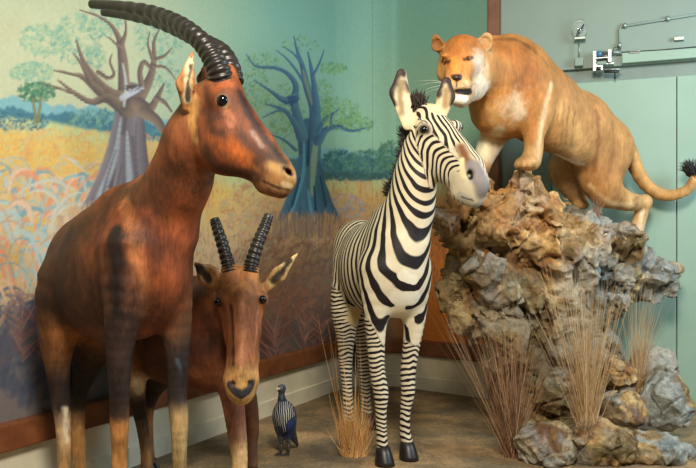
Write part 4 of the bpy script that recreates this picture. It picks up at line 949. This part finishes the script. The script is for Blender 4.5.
    for i in range(90):
        s0 = P(354, 322, 4.58)+rng.normal(0, .008, 3); e = s0+np.array((rng.normal(0, .03), rng.normal(0, .02), -rng.uniform(.15, .34))); mb.tube([s0, (s0+e)/2+rng.normal(0, .008, 3), e], [.004, .0036, .0008], 4)
    mb.build('tail', mane_mat, root)
zebra()

# ---------------------------------------------------------------- lioness
def lioness():
    def P(u, v, Y): return globals()['P'](u, v, Y*1.05)
    b = Body(1.05); Z = np.array((0, 0, 1.)); F = nrm((-.6, -.6, 0)); S_ = nrm((-.7, .7, 0)); Rr = nrm((.62, -.78, 0))
    g, gl, wt, og = (170, 120, 68), (190, 148, 96), (216, 202, 178), (178, 120, 60)
    b.chain([P(514, 88, 4.02), P(545, 108, 4.16)], [.245, .205], .1, Rr, .72, [og, g]); b.chain([P(545, 108, 4.16), P(582, 128, 4.34)], [.200, .175], .1, Rr, .74, [g, g])
    b.chain([P(582, 128, 4.34), P(606, 147, 4.52)], [.180, .175], .1, Rr, .78, [g, g])
    b.cone(P(511, 61, 4.03), P(528, 66, 4.08), .128, .12, .1, Rr, .6, og)                # hump of the shoulders
    b.cone(P(490, 62, 3.92), P(510, 76, 4.0), .13, .17, .08, None, 1, og)
    b.cone(P(490, 88, 3.93), P(498, 108, 4.0), .12, .15, .08, None, 1, og)                 # breast
    b.cone(P(560, 132, 4.2), P(585, 148, 4.34), .115, .10, .06, Rr, .8, gl)
    # head
    hx = nrm((.93, .25, 0))
    b.chain([P(478, 68, 3.84), P(466, 62, 3.76)], [.125, .108], .05, None, 1, [og, og])
    b.ell(P(462, 58, 3.73), (.108, .10, .112), None, .04, og)
    b.cone(P(460, 70, 3.68), P(456, 82, 3.615), .068, .054, .04, None, 1, (220, 150, 76))
    b.cone(P(458, 58, 3.655), P(455.5, 76, 3.59), .034, .030, .03, None, 1, og)             # bridge of the nose
    for u, c_ in ((449, gl), (465, gl)): b.ell(P(u, 85, 3.605), (.036, .036, .030), None, .02, c_)
    b.ell(P(459, 99, 3.63), (.044, .044, .032), None, .02, wt)                            # chin
    b.cone(P(470, 88, 3.73), P(462, 98, 3.66), .06, .045, .03, None, 1, gl)                # jaw
    for u, v, r in ((477, 76, .062), (474, 88, .052), (446.5, 73, .048)): b.ell(P(u, v, 3.76), (r, r*.9, r*1.1), None, .05, gl)
    for u in (446.5, 468.5): b.ell(P(u, 56, 3.66), (.028, .020, .011), None, .02, og)
    b.cone(P(456, 92, 3.56), P(470, 91.5, 3.62), .012, .016, .01, op=-1)                   # open mouth
    b.ear(P(444, 52, 3.73), P(438, 45, 3.71), P(435.5, 38, 3.70), .033, (-.5, -1, .1), (150, 100, 54), .5, tf=.6)
    b.ear(P(480, 52, 3.74), P(484, 44, 3.71), P(487, 38, 3.70), .041, (.25, -1, .1), (190, 152, 104), .5, tf=.7)
    def leg(pts, rad, cols, k=.035): b.limb(pts, [q+.002 for q in rad], k, cols)
    leg([P(530, 88, 3.98), P(537, 112, 3.95), P(534, 135, 3.94), P(533.5, 150, 3.94), P(531, 160, 3.93)], [.13, .083, .052, .046, .05], [og, g, g, gl, gl], .05)
    b.ell(P(527, 163, 3.90), (.062, .075, .036), None, .025, gl)
    for u in (517.5, 523, 528.5, 534): b.ell(P(u, 165, 3.845+.004*abs(u-526)), (.017, .03, .020), None, .008, gl)
    leg([P(502, 104, 4.10), P(497, 128, 4.12), P(488, 148, 4.12), P(483, 160, 4.11), P(480, 168, 4.10)], [.12, .082, .062, .052, .05], [og, gl, wt, wt, gl], .05)
    b.ell(P(477, 171, 4.07), (.06, .075, .034), None, .025, gl)
    for u in (469, 474, 479, 484): b.ell(P(u, 172, 4.01), (.017, .03, .019), None, .008, gl)
    leg([P(604, 150, 4.46), P(600, 176, 4.42), P(606, 192, 4.42)], [.165, .125, .085], [g, g, g], .06)
    leg([P(606, 192, 4.42), P(626, 201, 4.47), P(644, 203, 4.52)], [.085, .056, .040], [g, gl, gl], .03)
    leg([P(645, 201, 4.52), P(640, 218, 4.53), P(635, 234, 4.53)], [.038, .037, .042], [gl, gl, wt], .02)
    b.ell(P(630, 238, 4.50), (.058, .075, .036), None, .02, gl)
    for u in (622, 627, 632, 637): b.ell(P(u, 240, 4.44), (.015, .028, .018), None, .008, gl)
    leg([P(585, 152, 4.55), P(566, 168, 4.60), P(570, 186, 4.63), P(579, 199, 4.66)], [.14, .105, .066, .046], [g, (176, 132, 84), (180, 136, 88), (190, 142, 90)], .05)
    b.ell(P(581, 205, 4.65), (.045, .07, .034), None, .02, (196, 150, 96))
    b.chain(list(catmull([P(621, 132, 4.56), P(629, 150, 4.60), P(635, 166, 4.60), P(643, 181, 4.59), P(655, 192, 4.57), P(668, 195.5, 4.54), P(681, 193, 4.51), P(691, 186, 4.49), P(694, 176, 4.48)], 16)), list(np.linspace(.046, .020, 16)), .02, None, 1, [(190, 142, 84)]*16)
    b.make(.006, g, kc=.02, seed=4)
    V = b.V
    b.dabp([(475, 40), (462, 36), (448, 40), (455, 55)], .09, (164, 92, 38), soft=.9, a=.6)
    b.dabp([(452, 60), (455, 72)], .03, (222, 146, 66), soft=.8, a=.7); pass
    b.dabp([(478, 62), (482, 80), (476, 97), (487, 88)], .078, (224, 214, 196), soft=1, a=.8, noise=.3); b.dabp([(486, 60), (488, 75)], .03, (222, 196, 150), soft=.9, a=.6)
    b.dabp([(452, 86), (462, 87), (467, 85)], .032, (232, 204, 160), soft=.8, a=.7); b.dabp([(456, 99), (463, 100)], .04, (240, 230, 210), soft=.8, a=.85)
    b.dabp([(452.5, 76), (460.5, 76), (457, 80)], .014, (92, 52, 40), soft=.6, a=.95, noise=.1); b.dabp([(456.5, 80), (456.8, 87)], .005, (60, 36, 30), soft=.6, a=.9, noise=0)
    b.dabp([(457, 91), (463, 93), (470, 91.5)], .020, (26, 20, 22), soft=.5, a=.97, noise=.1); b.dabp([(470, 91), (471, 86)], .009, (50, 34, 30), soft=.7, a=.7, noise=.1)
    for q in (((442.5, 61), (449.5, 62)), ((464, 59.5), (472, 57.5))): b.dabp(q, .0155, (60, 34, 22), soft=.8, a=.92, noise=.15)
    for q in (((449, 64), (451, 72)), ((463, 64), (462, 72))): b.dabp(q, .012, (176, 100, 46), soft=.9, a=.5)
    for i in range(40):
        q = (rng.uniform(450, 476), rng.uniform(36, 52)); b.dabp([q], .006, (160, 90, 40), soft=.8, a=.5, noise=0)
    for i in range(14):
        q = (rng.choice([449, 465])+rng.normal(0, 2), rng.uniform(82, 88)); b.dabp([q], .0045, (110, 70, 46), soft=.8, a=.7, noise=0)
    b.dab([P(438, 45, 3.66), P(436, 41, 3.66)], .022, (110, 70, 40), soft=.8, a=.8); b.dab([P(484, 45, 3.65), P(485.5, 39, 3.65)], .02, (150, 110, 74), soft=.8, a=.8)
    b.dabp([(505, 48), (522, 52), (530, 70), (520, 95)], .12, (160, 92, 40), soft=.9, a=.6); b.dabp([(496, 40), (515, 39), (535, 52)], .035, (126, 78, 38), soft=.9, a=.7)
    b.dabp([(514, 104), (505, 114), (518, 116)], .10, (210, 186, 150), soft=1, a=.75, noise=.5); b.dabp([(492, 108), (496, 120)], .05, (214, 170, 108), soft=.9, a=.6)
    b.dabp([(551, 84), (546, 104), (542, 122), (540, 140), (538.5, 158)], .026, (206, 180, 140), soft=1, a=.8); b.dabp([(532, 112), (530, 140)], .035, (188, 124, 64), soft=.9, a=.6)  # first dab paints the pale rim light down the back edge of the foreleg
    b.dabp([(498, 132), (486, 152)], .07, (234, 214, 172), soft=.9, a=.75)
    b.dabp([(558, 156), (568, 160), (580, 164)], .05, (240, 230, 206), soft=.9, a=.85, noise=.4); b.dabp([(560, 105), (575, 135)], .09, (214, 162, 98), soft=.9, a=.6)
    for i, u in enumerate((559, 564, 569, 575)): b.dabp([(u, 98+i*5), (u-2, 120), (u-4, 145)], .012, (140, 90, 48), soft=.9, a=.55, seed=60+i)
    b.dabp([(596, 112), (598, 140), (594, 170)], .03, (130, 80, 40), soft=.9, a=.7); b.dabp([(612, 122), (614, 150), (606, 180)], .022, (140, 90, 48), soft=.9, a=.6); b.dabp([(622, 136), (621, 165)], .016, (196, 142, 84), soft=.9, a=.6)
    b.dabp([(590, 185), (610, 203), (632, 206)], .03, (226, 190, 136), soft=.9, a=.7); b.dabp([(643, 212), (638, 236)], .028, (238, 222, 190), soft=.9, a=.7)
    b.dabp([(640, 195), (634, 200)], .018, (150, 100, 56), soft=.9, a=.6)
    for u0, u1, v in ((516, 536, 168), (621, 638, 243)):
        for u in np.linspace(u0+4, u1-4, 3): b.dabp([(u, v-4), (u, v)], .005, (120, 80, 50), soft=.8, a=.7, noise=0)
    b.mottle(.18, 10, 5, (1, 1, .6)); b.mottle(.14, 45, 6, (1, 1, .5))
    root = empty('lioness', (P(560, 130, 4.25)[0], 4.25, P(533, 169, 3.9)[2]), 'tawny lioness standing on top of the rocks with her mouth slightly open', 'lion')
    b.build('body', fur_mat('tawny_coat', .65, .42, bump=.6, scale=80), root)
    for q in ((446, 61.5), (468, 58.5)):
        e = eye(root, b, *q, .0135, eye_amber, .3); h = b.hit(*q)
        d = nrm(h-np.array((0, 0, HC))); o = MB().ball(h-d*.0078, .0055, 12, 8).build('pupil', eye_dark); me = o.data
        o.parent = e; o.matrix_parent_inverse = e.matrix_world.inverted()
        L = np.array(root.location); co = np.empty(len(me.vertices)*3, F32); me.vertices.foreach_get('co', co); me.vertices.foreach_set('co', (co.reshape(-1, 3)-L).astype(F32).ravel()); me.update()
    n = b.hit(457, 77.5); MB().ball(n+np.array((0, .010, 0)), (.026, .022, .016), 16, 10).build('nose', simple('dark_nose', (58, 36, 32), .4, noise=.2, scale=60), root)
    wm = simple('white_whisker', (236, 230, 214), .5)
    for sx, u in ((-1, 447), (1, 467)):
        for i in range(4):
            s0 = b.hit(u+rng.normal(0, 1.2), 84+rng.normal(0, 1.6)); e = s0+np.array((sx*rng.uniform(.10, .18), .05, rng.normal(-.01, .03))); MB().tube([s0, (s0+e)/2+np.array((0, 0, .008)), e], [.0008, .0006, .0002], 4).build('whisker', wm, root)
    mb = MB(); tip = P(694, 177, 4.48)
    for i in range(160):
        s0 = tip+rng.normal(0, .008, 3); e = tip+np.array((-.035+rng.normal(0, .025), rng.normal(0, .025), rng.uniform(.04, .115))); mb.tube([s0, (s0+e)/2+rng.normal(0, .01, 3), e], [.004, .0036, .0008], 4)
    mb.build('tail_tuft', simple('dark_tuft_hair', (30, 24, 24), .6), root)
lioness()

# ---------------------------------------------------------------- guineafowl
def guineafowl():
    b = Body(); Y = 3.88; s = 1
    dk = (40, 46, 62)
    b.ell(P(284.5, 418, Y), (.062, .085, .082), (nrm((1, .2, 0)), nrm((-.2, 1, -.25)), nrm((0, .25, 1))), .03, dk)
    b.cone(P(283.5, 410, Y-.02), P(281.5, 398, Y-.05), .046, .017, .03, None, 1, dk); b.cone(P(281.5, 398, Y-.05), P(281.6, 391, Y-.055), .0165, .0155, .01, None, 1, (64, 74, 88))
    b.ell(P(281.7, 388.3, Y-.058), (.022, .024, .020), None, .012, (70, 76, 88))
    b.cone(P(289, 428, Y+.03), P(297, 444, Y+.10), .045, .012, .03, nrm((1, .3, 0)), .7, dk)
    for u in (280.5, 288): b.cone(P(u, 430, Y-.005), P(u+.3, 442, Y-.005), .026, .011, .02, None, 1, dk)
    b.make(.0035, dk, kc=.008)
    V = b.V.astype(F32); N = len(V)
    b.dabp([(291, 424), (292, 430), (289, 434)], .035, (38, 58, 112), soft=.7, a=.9); b.dabp([(280, 428), (281, 434)], .014, (60, 84, 150), soft=.8, a=.5)
    b.dabp([(282, 386)], .016, (96, 100, 110), soft=.8, a=.6); b.dabp([(282, 395), (282, 398)], .010, (90, 104, 120), soft=.8, a=.5)
    d = b.dist([P(281.5, 398, Y-.05), P(283, 425, Y-.08)])
    m = d < .066
    lat = V[:, 0]-P(282.5, 410, Y)[0]
    phase = np.where(m, lat*95+.3*fbm(V*40, 2, 4)+(V[:, 2]*8), (V[:, 2]*120+.8*fbm(V*60, 2, 9))); duty = np.where(m & (V[:, 2] < P(0, 399, Y)[2]), .72, np.where(V[:, 2] < P(0, 399, Y)[2], .93, 1.4))
    blue = (b.C[:, 2] > b.C[:, 0]*3.0); duty = np.where(blue, 1.4, duty)
    phase = phase
    fm = fur_mat('striped_plumage', .5, .2, stripes=True, scale=120, bump=.4, spec=.4)
    # dark plumage carries pale shafts: the stripe colour pair is swapped for feathers
    nt = fm.node_tree
    mix = [n for n in nt.nodes if n.bl_idname == 'ShaderNodeMix'][0]
    for l in [l for l in nt.links if l.to_node == mix]:
        if l.to_socket == mix.inputs[7]: nt.links.remove(l)
    at = [n for n in nt.nodes if n.bl_idname == 'ShaderNodeAttribute' and n.attribute_name == 'Col'][0]
    nt.links.new(at.outputs['Color'], mix.inputs[6]); mix.inputs[7].default_value = (*lin((196, 196, 186)), 1)
    root = empty('guineafowl', (P(284, 420, Y)[0], Y, 0), 'small dark guineafowl with white streaked breast and blue belly standing on the floor', 'bird')
    b.build('body', fm, root, {'phase': phase, 'duty': duty})
    beak = MB().tube([P(279.5, 388.6, Y-.075), P(277, 388.8, Y-.085), P(275.6, 390.6, Y-.088)], [.0085, .0065, .0012], 10).build('beak', simple('pale_beak', (206, 200, 168), .4), root)
    for u, dy in ((279, -.082), (284.4, -.078)): MB().ball(P(u if u < 280 else 283.8, 387.8, Y+dy), .0034, 10, 8).build('eye', eye_dark, root)
    legm = simple('dark_leg_skin', (62, 56, 52), .5)
    for u in (280.8, 288.2):
        mb = MB(); f = P(u+.4, 0, Y-.005); g0 = np.array((f[0], f[1], .008))
        mb.tube([P(u+.2, 440, Y-.005), g0+np.array((0, 0, .012)), g0], [.0085, .006, .007], 8)
        for a in (-.5, 0, .5, math.pi): mb.tube([g0, g0+np.array((math.sin(a)*.028-.01, -math.cos(a)*.040, .0)), g0+np.array((math.sin(a)*.036-.012, -math.cos(a)*.055, -.004))], [.006, .0045, .0015], 6)
        mb.build('leg', legm, root)
guineafowl()
# ================================================================== rocks
def rock_mat():
    m, nt, b = new_mat('crusted_limestone'); L = nt.links
    at = nd(nt, 'ShaderNodeAttribute', attribute_name='Col'); tc = nd(nt, 'ShaderNodeTexCoord')
    n1 = nd(nt, 'ShaderNodeTexNoise'); n1.inputs['Scale'].default_value = 34; n1.inputs['Detail'].default_value = 8; n1.inputs['Roughness'].default_value = .7
    L.new(tc.outputs['Object'], n1.inputs['Vector'])
    n2 = nd(nt, 'ShaderNodeTexNoise'); n2.inputs['Scale'].default_value = 120; n2.inputs['Detail'].default_value = 5; L.new(tc.outputs['Object'], n2.inputs['Vector'])
    mr = nd(nt, 'ShaderNodeMapRange'); mr.inputs['From Min'].default_value = .3; mr.inputs['From Max'].default_value = .7; mr.inputs['To Min'].default_value = .42; mr.inputs['To Max'].default_value = 1.5; L.new(n1.outputs['Fac'], mr.inputs['Value'])
    sc = nd(nt, 'ShaderNodeVectorMath', operation='SCALE'); L.new(at.outputs['Color'], sc.inputs[0]); L.new(mr.outputs['Result'], sc.inputs['Scale']); L.new(sc.outputs[0], b.inputs['Base Color'])
    b.inputs['Roughness'].default_value = .5; b.inputs['Specular IOR Level'].default_value = .45
    ad = nd(nt, 'ShaderNodeMath', operation='MULTIPLY_ADD'); ad.inputs[1].default_value = .35; L.new(n2.outputs['Fac'], ad.inputs[0]); L.new(n1.outputs['Fac'], ad.inputs[2])
    bp = nd(nt, 'ShaderNodeBump'); bp.inputs['Strength'].default_value = .9; bp.inputs['Distance'].default_value = .02; L.new(ad.outputs[0], bp.inputs['Height']); L.new(bp.outputs['Normal'], b.inputs['Normal'])
    return m
RM = rock_mat()
def rock_disp(seed, amp=1.0):
    amp = amp*.68
    def f(p):
        q = p+.05*np.stack([fbm(p*6, 2, seed+k) for k in (1, 2, 3)], -1)
        q = q@ROT; r1 = 1-np.abs(vnoise(q*6.2, seed)); q = q@ROT; r2 = 1-np.abs(vnoise(q*13, seed+4)); q = q@ROT; r3 = 1-np.abs(vnoise(q*27, seed+6))
        d = amp*(.014-.036*r1**3+.014-.028*r2**2.5+.006-.016*r3**2)
        wq = (p@ROT)*3.9+.6*np.stack([vnoise(p*5, seed+31+k) for k in (1, 2, 3)], -1)
        w1, w2, wh = worley(wq, seed)
        d = d+amp*(.030*(1-sstep(0, .10, w2-w1))+.040*(wh-.5)+.02*w1)      # blocks at their own levels, parted by clefts
        pit = vnoise((p@ROT)*12, seed+20); d = d+.038*amp*sstep(.45, .75, pit)     # pits
        return d.astype(F32)
    return f
def rock_poly(c, r, k=.03, seed=0, n=13, lo=.62, hi=.95):
    g = np.random.default_rng(seed+100); N = g.normal(size=(n, 3)); N /= np.linalg.norm(N, axis=1)[:, None]
    A = np.linalg.qr(np.eye(3)+.35*g.normal(size=(3, 3)))[0]
    return Prim('poly', c=np.asarray(c, float), r=np.asarray(r, F32), R=np.eye(3), k=k, op=1, N=N, O=g.uniform(lo, hi, n), s=1)
def rock_colour(V, seed, cool=.0):
    """limestone: ochre body, rusty patches, olive film and a pale crust, its blue partly cool daylight put into the colour"""
    a = fbm(V*4.5, 4, seed); c = fbm(V*8, 4, seed+5); e = fbm(V*14, 4, seed+11); f = fbm(V*3.1, 3, seed+17)
    wq = (V@ROT)*3.9+.6*np.stack([vnoise(V*5, seed+31+k) for k in (1, 2, 3)], -1)
    wh = worley(wq, seed)[2]
    C = lin((196, 154, 90))*np.ones((len(V), 1))
    def mix(w, q):
        nonlocal C
        C = C+np.clip(w, 0, 1)[:, None]*(lin(q)-C)
    mix(sstep(.0, .5, a), (206, 178, 124)); mix(sstep(.1, .5, c)*.8, (150, 92, 48)); mix(sstep(.05, .45, f)*.75, (104, 96, 60)); mix(sstep(.25, .6, e)*.8, (110, 66, 40)); mix(sstep(.2, .6, -c)*.7, (222, 196, 150))
    mix((wh < .22)*.7, (126, 92, 52)); mix((wh > .8)*.6, (220, 196, 146)); mix(((wh > .5) & (wh < .64))*.55, (108, 104, 66))
    mix(sstep(.2, .5, -e)*.55, (88, 80, 60))
    mix(sstep(.12-cool*.5, .5-cool*.45, -a+.25*e)*(.35+.6*cool), (176, 184, 180)); mix(sstep(.3-cool*.2, .55, -f+.4*e)*cool*.7, (118, 134, 142))
    return C*np.array((.86, .83, .80))
def outcrop():
    def q(u, v, Y, ru, rv, rd, **k):
        Y = Y*1.05; s = Y/FOC; return rock_poly(P(u, v, Y), (ru*s, rd*1.05, rv*s), **k)
    pr = []
    spec = [(526, 190, 4.02, 24, 22, .10), (508, 204, 4.04, 26, 24, .12), (482, 190, 4.12, 20, 17, .12), (488, 222, 4.02, 44, 34, .16), (460, 210, 3.98, 24, 24, .12), (452, 236, 4.02, 15, 18, .10), (455, 270, 4.08, 14, 30, .10),
            (538, 220, 4.08, 36, 28, .18), (520, 245, 3.98, 44, 26, .14), (570, 238, 4.28, 30, 24, .16), (592, 230, 4.46, 22, 13, .14), (578, 219, 4.58, 20, 13, .12), (600, 250, 4.36, 36, 28, .18), (570, 262, 4.06, 34, 34, .16), (640, 268, 4.46, 32, 25, .16), (622, 266, 4.46, 38, 26, .17), (650, 280, 4.46, 22, 22, .13), (636, 292, 4.42, 24, 20, .13), (610, 288, 4.28, 36, 26, .16),
            (490, 282, 3.92, 38, 34, .13), (468, 300, 3.98, 24, 30, .11), (478, 318, 3.98, 24, 26, .10), (505, 322, 3.96, 24, 34, .12), (540, 285, 4.06, 34, 36, .16), (560, 312, 4.10, 40, 36, .18), (592, 310, 4.26, 30, 30, .16),
            (540, 350, 4.12, 34, 42, .16), (575, 352, 4.20, 34, 44, .18), (600, 350, 4.36, 26, 40, .18), (540, 398, 4.14, 34, 42, .17), (566, 410, 4.18, 40, 44, .2), (600, 400, 4.36, 32, 44, .2), (548, 432, 4.12, 44, 26, .2), (500, 352, 4.06, 18, 26, .1), (516, 372, 4.12, 20, 34, .12)]
    g = np.random.default_rng(77)
    for i, a in enumerate(spec):
        pr.append(q(*a, seed=i*3+1, k=.010, n=11, lo=.58))
        u0, v0, Y0, ru, rv, rd = a
        for j in range(2):                             # broken lumps standing out of each mass
            th = g.uniform(0, 2*math.pi); z = g.uniform(-.9, .9)
            s = g.uniform(.45, .75); c = P(u0, v0, Y0*1.05); m = Y0*1.05/FOC
            c = c+np.array((math.cos(th)*ru*m*.72*math.sqrt(1-z*z), -rd*1.05*(.35+.4*abs(math.sin(th))), z*rv*m*.72))
            pr.append(rock_poly(c, np.array((ru*m, rd*1.05, rv*m))*s*g.uniform(.75, 1.25, 3), k=.010, seed=i*31+j+500, n=9, lo=.55))
    dp = rock_disp(3)
    V, Fc = surface(pr, .0085, dp)
    V[:, 2] = np.maximum(V[:, 2], 0.0)
    u = CX+FOC*V[:, 0]/V[:, 1]; v = CY-FOC*(V[:, 2]-HC)/V[:, 1]
    X = V[:, 0]
    C0 = rock_colour(V, 3, .12); C1 = rock_colour(V, 3, .95)
    w = sstep(1.08, 1.5, X+.2*fbm(V*3, 3, 8))[:, None]*.75  # more crust to the right, with some of the window's cool light painted in
    C = C0*(1-w)+C1*w
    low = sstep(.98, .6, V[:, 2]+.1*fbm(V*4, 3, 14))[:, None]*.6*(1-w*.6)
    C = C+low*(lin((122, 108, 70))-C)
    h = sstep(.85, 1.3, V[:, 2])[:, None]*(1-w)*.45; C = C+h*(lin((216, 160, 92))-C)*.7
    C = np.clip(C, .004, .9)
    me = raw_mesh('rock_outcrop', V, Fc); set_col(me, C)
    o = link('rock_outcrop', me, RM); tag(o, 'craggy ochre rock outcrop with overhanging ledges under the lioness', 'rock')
    bv = BVHTree.FromPolygons([tuple(x) for x in V], [tuple(int(i) for i in f) for f in Fc]); return bv
ROCK = outcrop()
def boulder(u, v, Y, ru, rv, rd, label, seed, cool, k2=None, floor=True):
    s = Y/FOC; c = P(u, v, Y)
    pr = [rock_poly(c, (ru*s, rd, rv*s), seed=seed, n=12, lo=.66)]
    g = np.random.default_rng(seed)
    for i in range(3):
        dlt = np.array((g.uniform(-.6, .6)*ru*s, g.uniform(-.6, .1)*rd, g.uniform(-.5, .4)*rv*s)); pr.append(rock_poly(c+dlt, np.array((ru*s, rd, rv*s))*g.uniform(.4, .6), seed=seed+i+50, n=11, lo=.66))
    V, Fc = surface(pr, .0065, rock_disp(seed, .62))
    if floor: V[:, 2] = np.maximum(V[:, 2], 0.0)
    C = rock_colour(V, seed, cool)
    me = raw_mesh('boulder', V, Fc); set_col(me, np.clip(C, .004, .9)); o = link('boulder', me, RM); tag(o, label, 'rock', 'loose boulders at the foot of the outcrop')
    return BVHTree.FromPolygons([tuple(x) for x in V], [tuple(int(i) for i in f) for f in Fc])
B1 = boulder(545, 444, 3.74, 30, 27, .14, 'pale pitted boulder on the floor right of the brown grass fan', 11, .3)
B2 = boulder(602, 442, 3.76, 38, 27, .14, 'tan brown boulder with grass drooping over its top', 23, .1)
boulder(620, 408, 4.06, 27, 22, .13, 'grey-edged boulder sitting between the grass-topped boulder and the tall bluish one', 35, .6)
boulder(661, 402, 4.16, 26, 36, .14, 'tall blue-grey boulder at the right end of the rock pile', 47, .9)
B5 = boulder(655, 368, 4.40, 22, 26, .12, 'uppermost boulder at the right end of the rock pile, beside the green wall', 59, .7)
boulder(660, 452, 3.78, 40, 20, .14, 'low dark blue-grey boulder at the bottom right corner', 71, .95)
boulder(619, 374, 4.32, 17, 20, .10, 'small upright knobbly rock left of the uppermost boulder', 83, .3)

# ================================================================== dry grasses
def grass_mat(name, c1, c2):
    m, nt, b = new_mat(name); L = nt.links
    at = nd(nt, 'ShaderNodeAttribute', attribute_name='Col'); L.new(at.outputs['Color'], b.inputs['Base Color']); b.inputs['Roughness'].default_value = .6
    return m
GM = grass_mat('dry_straw', 0, 0)
def clump(label, base, spread, blades, cols, group=None, name='grass_clump'):
    """blades: list of (count, length lo/hi, lean mean (x, y), lean sd, droop, width)"""
    V, Fc, C = [], [], []
    base = np.asarray(base, float)
    for n, lo, hi, lean, sd, droop, wd in blades:
        for i in range(n):
            a = rng.uniform(0, 2*math.pi); q = math.sqrt(rng.uniform(0, 1))*spread
            p0 = base+np.array((q*math.cos(a), q*math.sin(a)*.8, 0)); l = rng.uniform(lo, hi)
            d = np.array((lean[0]+rng.normal(0, sd), lean[1]+rng.normal(0, sd*.7), 1.0)); d /= np.linalg.norm(d)
            side = np.array((d[0], d[1], 0)); k = 7; pts = []
            for j in range(k):
                t = j/(k-1); pts.append(p0+d*l*t+side*droop*l*t*t*1.4-np.array((0, 0, droop*l*t*t*.9))+np.array((math.sin(i+t*5), math.cos(i*1.7+t*4), 0))*.006*t)
            c = lin(cols[rng.integers(len(cols))])*rng.uniform(.75, 1.2)
            b0 = len(V)
            for j, p in enumerate(pts):
                w = wd*(1-.8*j/(k-1)); ph = i*1.3
                for m in range(3): V.append(p+w*np.array((math.cos(ph+m*2.094), math.sin(ph+m*2.094), 0))); C.append(c)
            for j in range(k-1):
                for m in range(3): Fc.append((b0+j*3+m, b0+j*3+(m+1) % 3, b0+(j+1)*3+(m+1) % 3, b0+(j+1)*3+m))
    me = raw_mesh(name, np.array(V), np.array(Fc)); set_col(me, np.array(C)); o = link(name, me, GM); return tag(o, label, 'grass', 'dry grass clumps')
straw = ((226, 176, 104), (214, 152, 80), (236, 200, 140), (190, 126, 66)); brown = ((140, 98, 70), (166, 124, 88), (118, 82, 62), (192, 156, 116)); pale = ((206, 170, 122), (222, 194, 150), (178, 138, 96), (194, 164, 120))
clump('bushy straw-coloured grass tuft on the floor before the zebra, with a few long stalks', P(354, 455, 3.855)*np.array((1, 1, 0)), .07, [(620, .08, .24, (0, 0), .22, .08, .0016), (160, .16, .34, (0, 0), .16, .02, .0013), (5, .62, .80, (-.17, .02), .06, -.02, .0017), (5, .5, .66, (-.05, 0), .06, .0, .0015), (5, .4, .60, (.06, 0), .06, .0, .0013)], straw)
clump('brown fan of dry grass standing on the floor left of the pale boulder', P(513, 452, 3.82)*np.array((1, 1, 0)), .05, [(150, .35, .78, (.0, .0), .17, .05, .0016), (70, .5, .85, (-.12, 0), .16, .05, .0016), (14, .70, .86, (-.47, 0), .07, .0, .0020), (26, .25, .45, (-.35, -.2), .3, .1, .0013)], brown)
h2 = B2.ray_cast(Vector((0, 0, HC)), ray_dir(588, 428))[0] or Vector(P(588, 424, 3.72))
clump('pale dry grass growing on the grass-topped boulder, spreading up over the rocks', np.array(h2)+np.array((0, .012, -.012)), .045, [(150, .40, .82, (.06, .02), .14, .03, .0015), (90, .45, .90, (-.1, .02), .15, .05, .0015), (130, .10, .24, (0, -.35), .45, .75, .0016), (8, .75, .95, (-.28, .0), .06, .0, .0018)], pale)
h5 = P(636, 392, 4.30)
clump('thin grass growing among the boulders in front of the uppermost one', h5, .03, [(110, .32, .66, (.08, .0), .12, .06, .0015), (50, .2, .4, (.2, -.1), .25, .25, .0013)], pale)
h6 = ROCK.ray_cast(Vector((0, 0, HC)), ray_dir(597, 216))[0] or Vector(P(597, 216, 4.45))
clump('tiny dry grass tuft on the rock ledge below the lioness belly', np.array(h6)+np.array((0, .01, -.01)), .022, [(34, .08, .15, (0, 0), .2, .02, .0015), (2, .16, .24, (.8, 0), .2, .3, .0012)], brown)
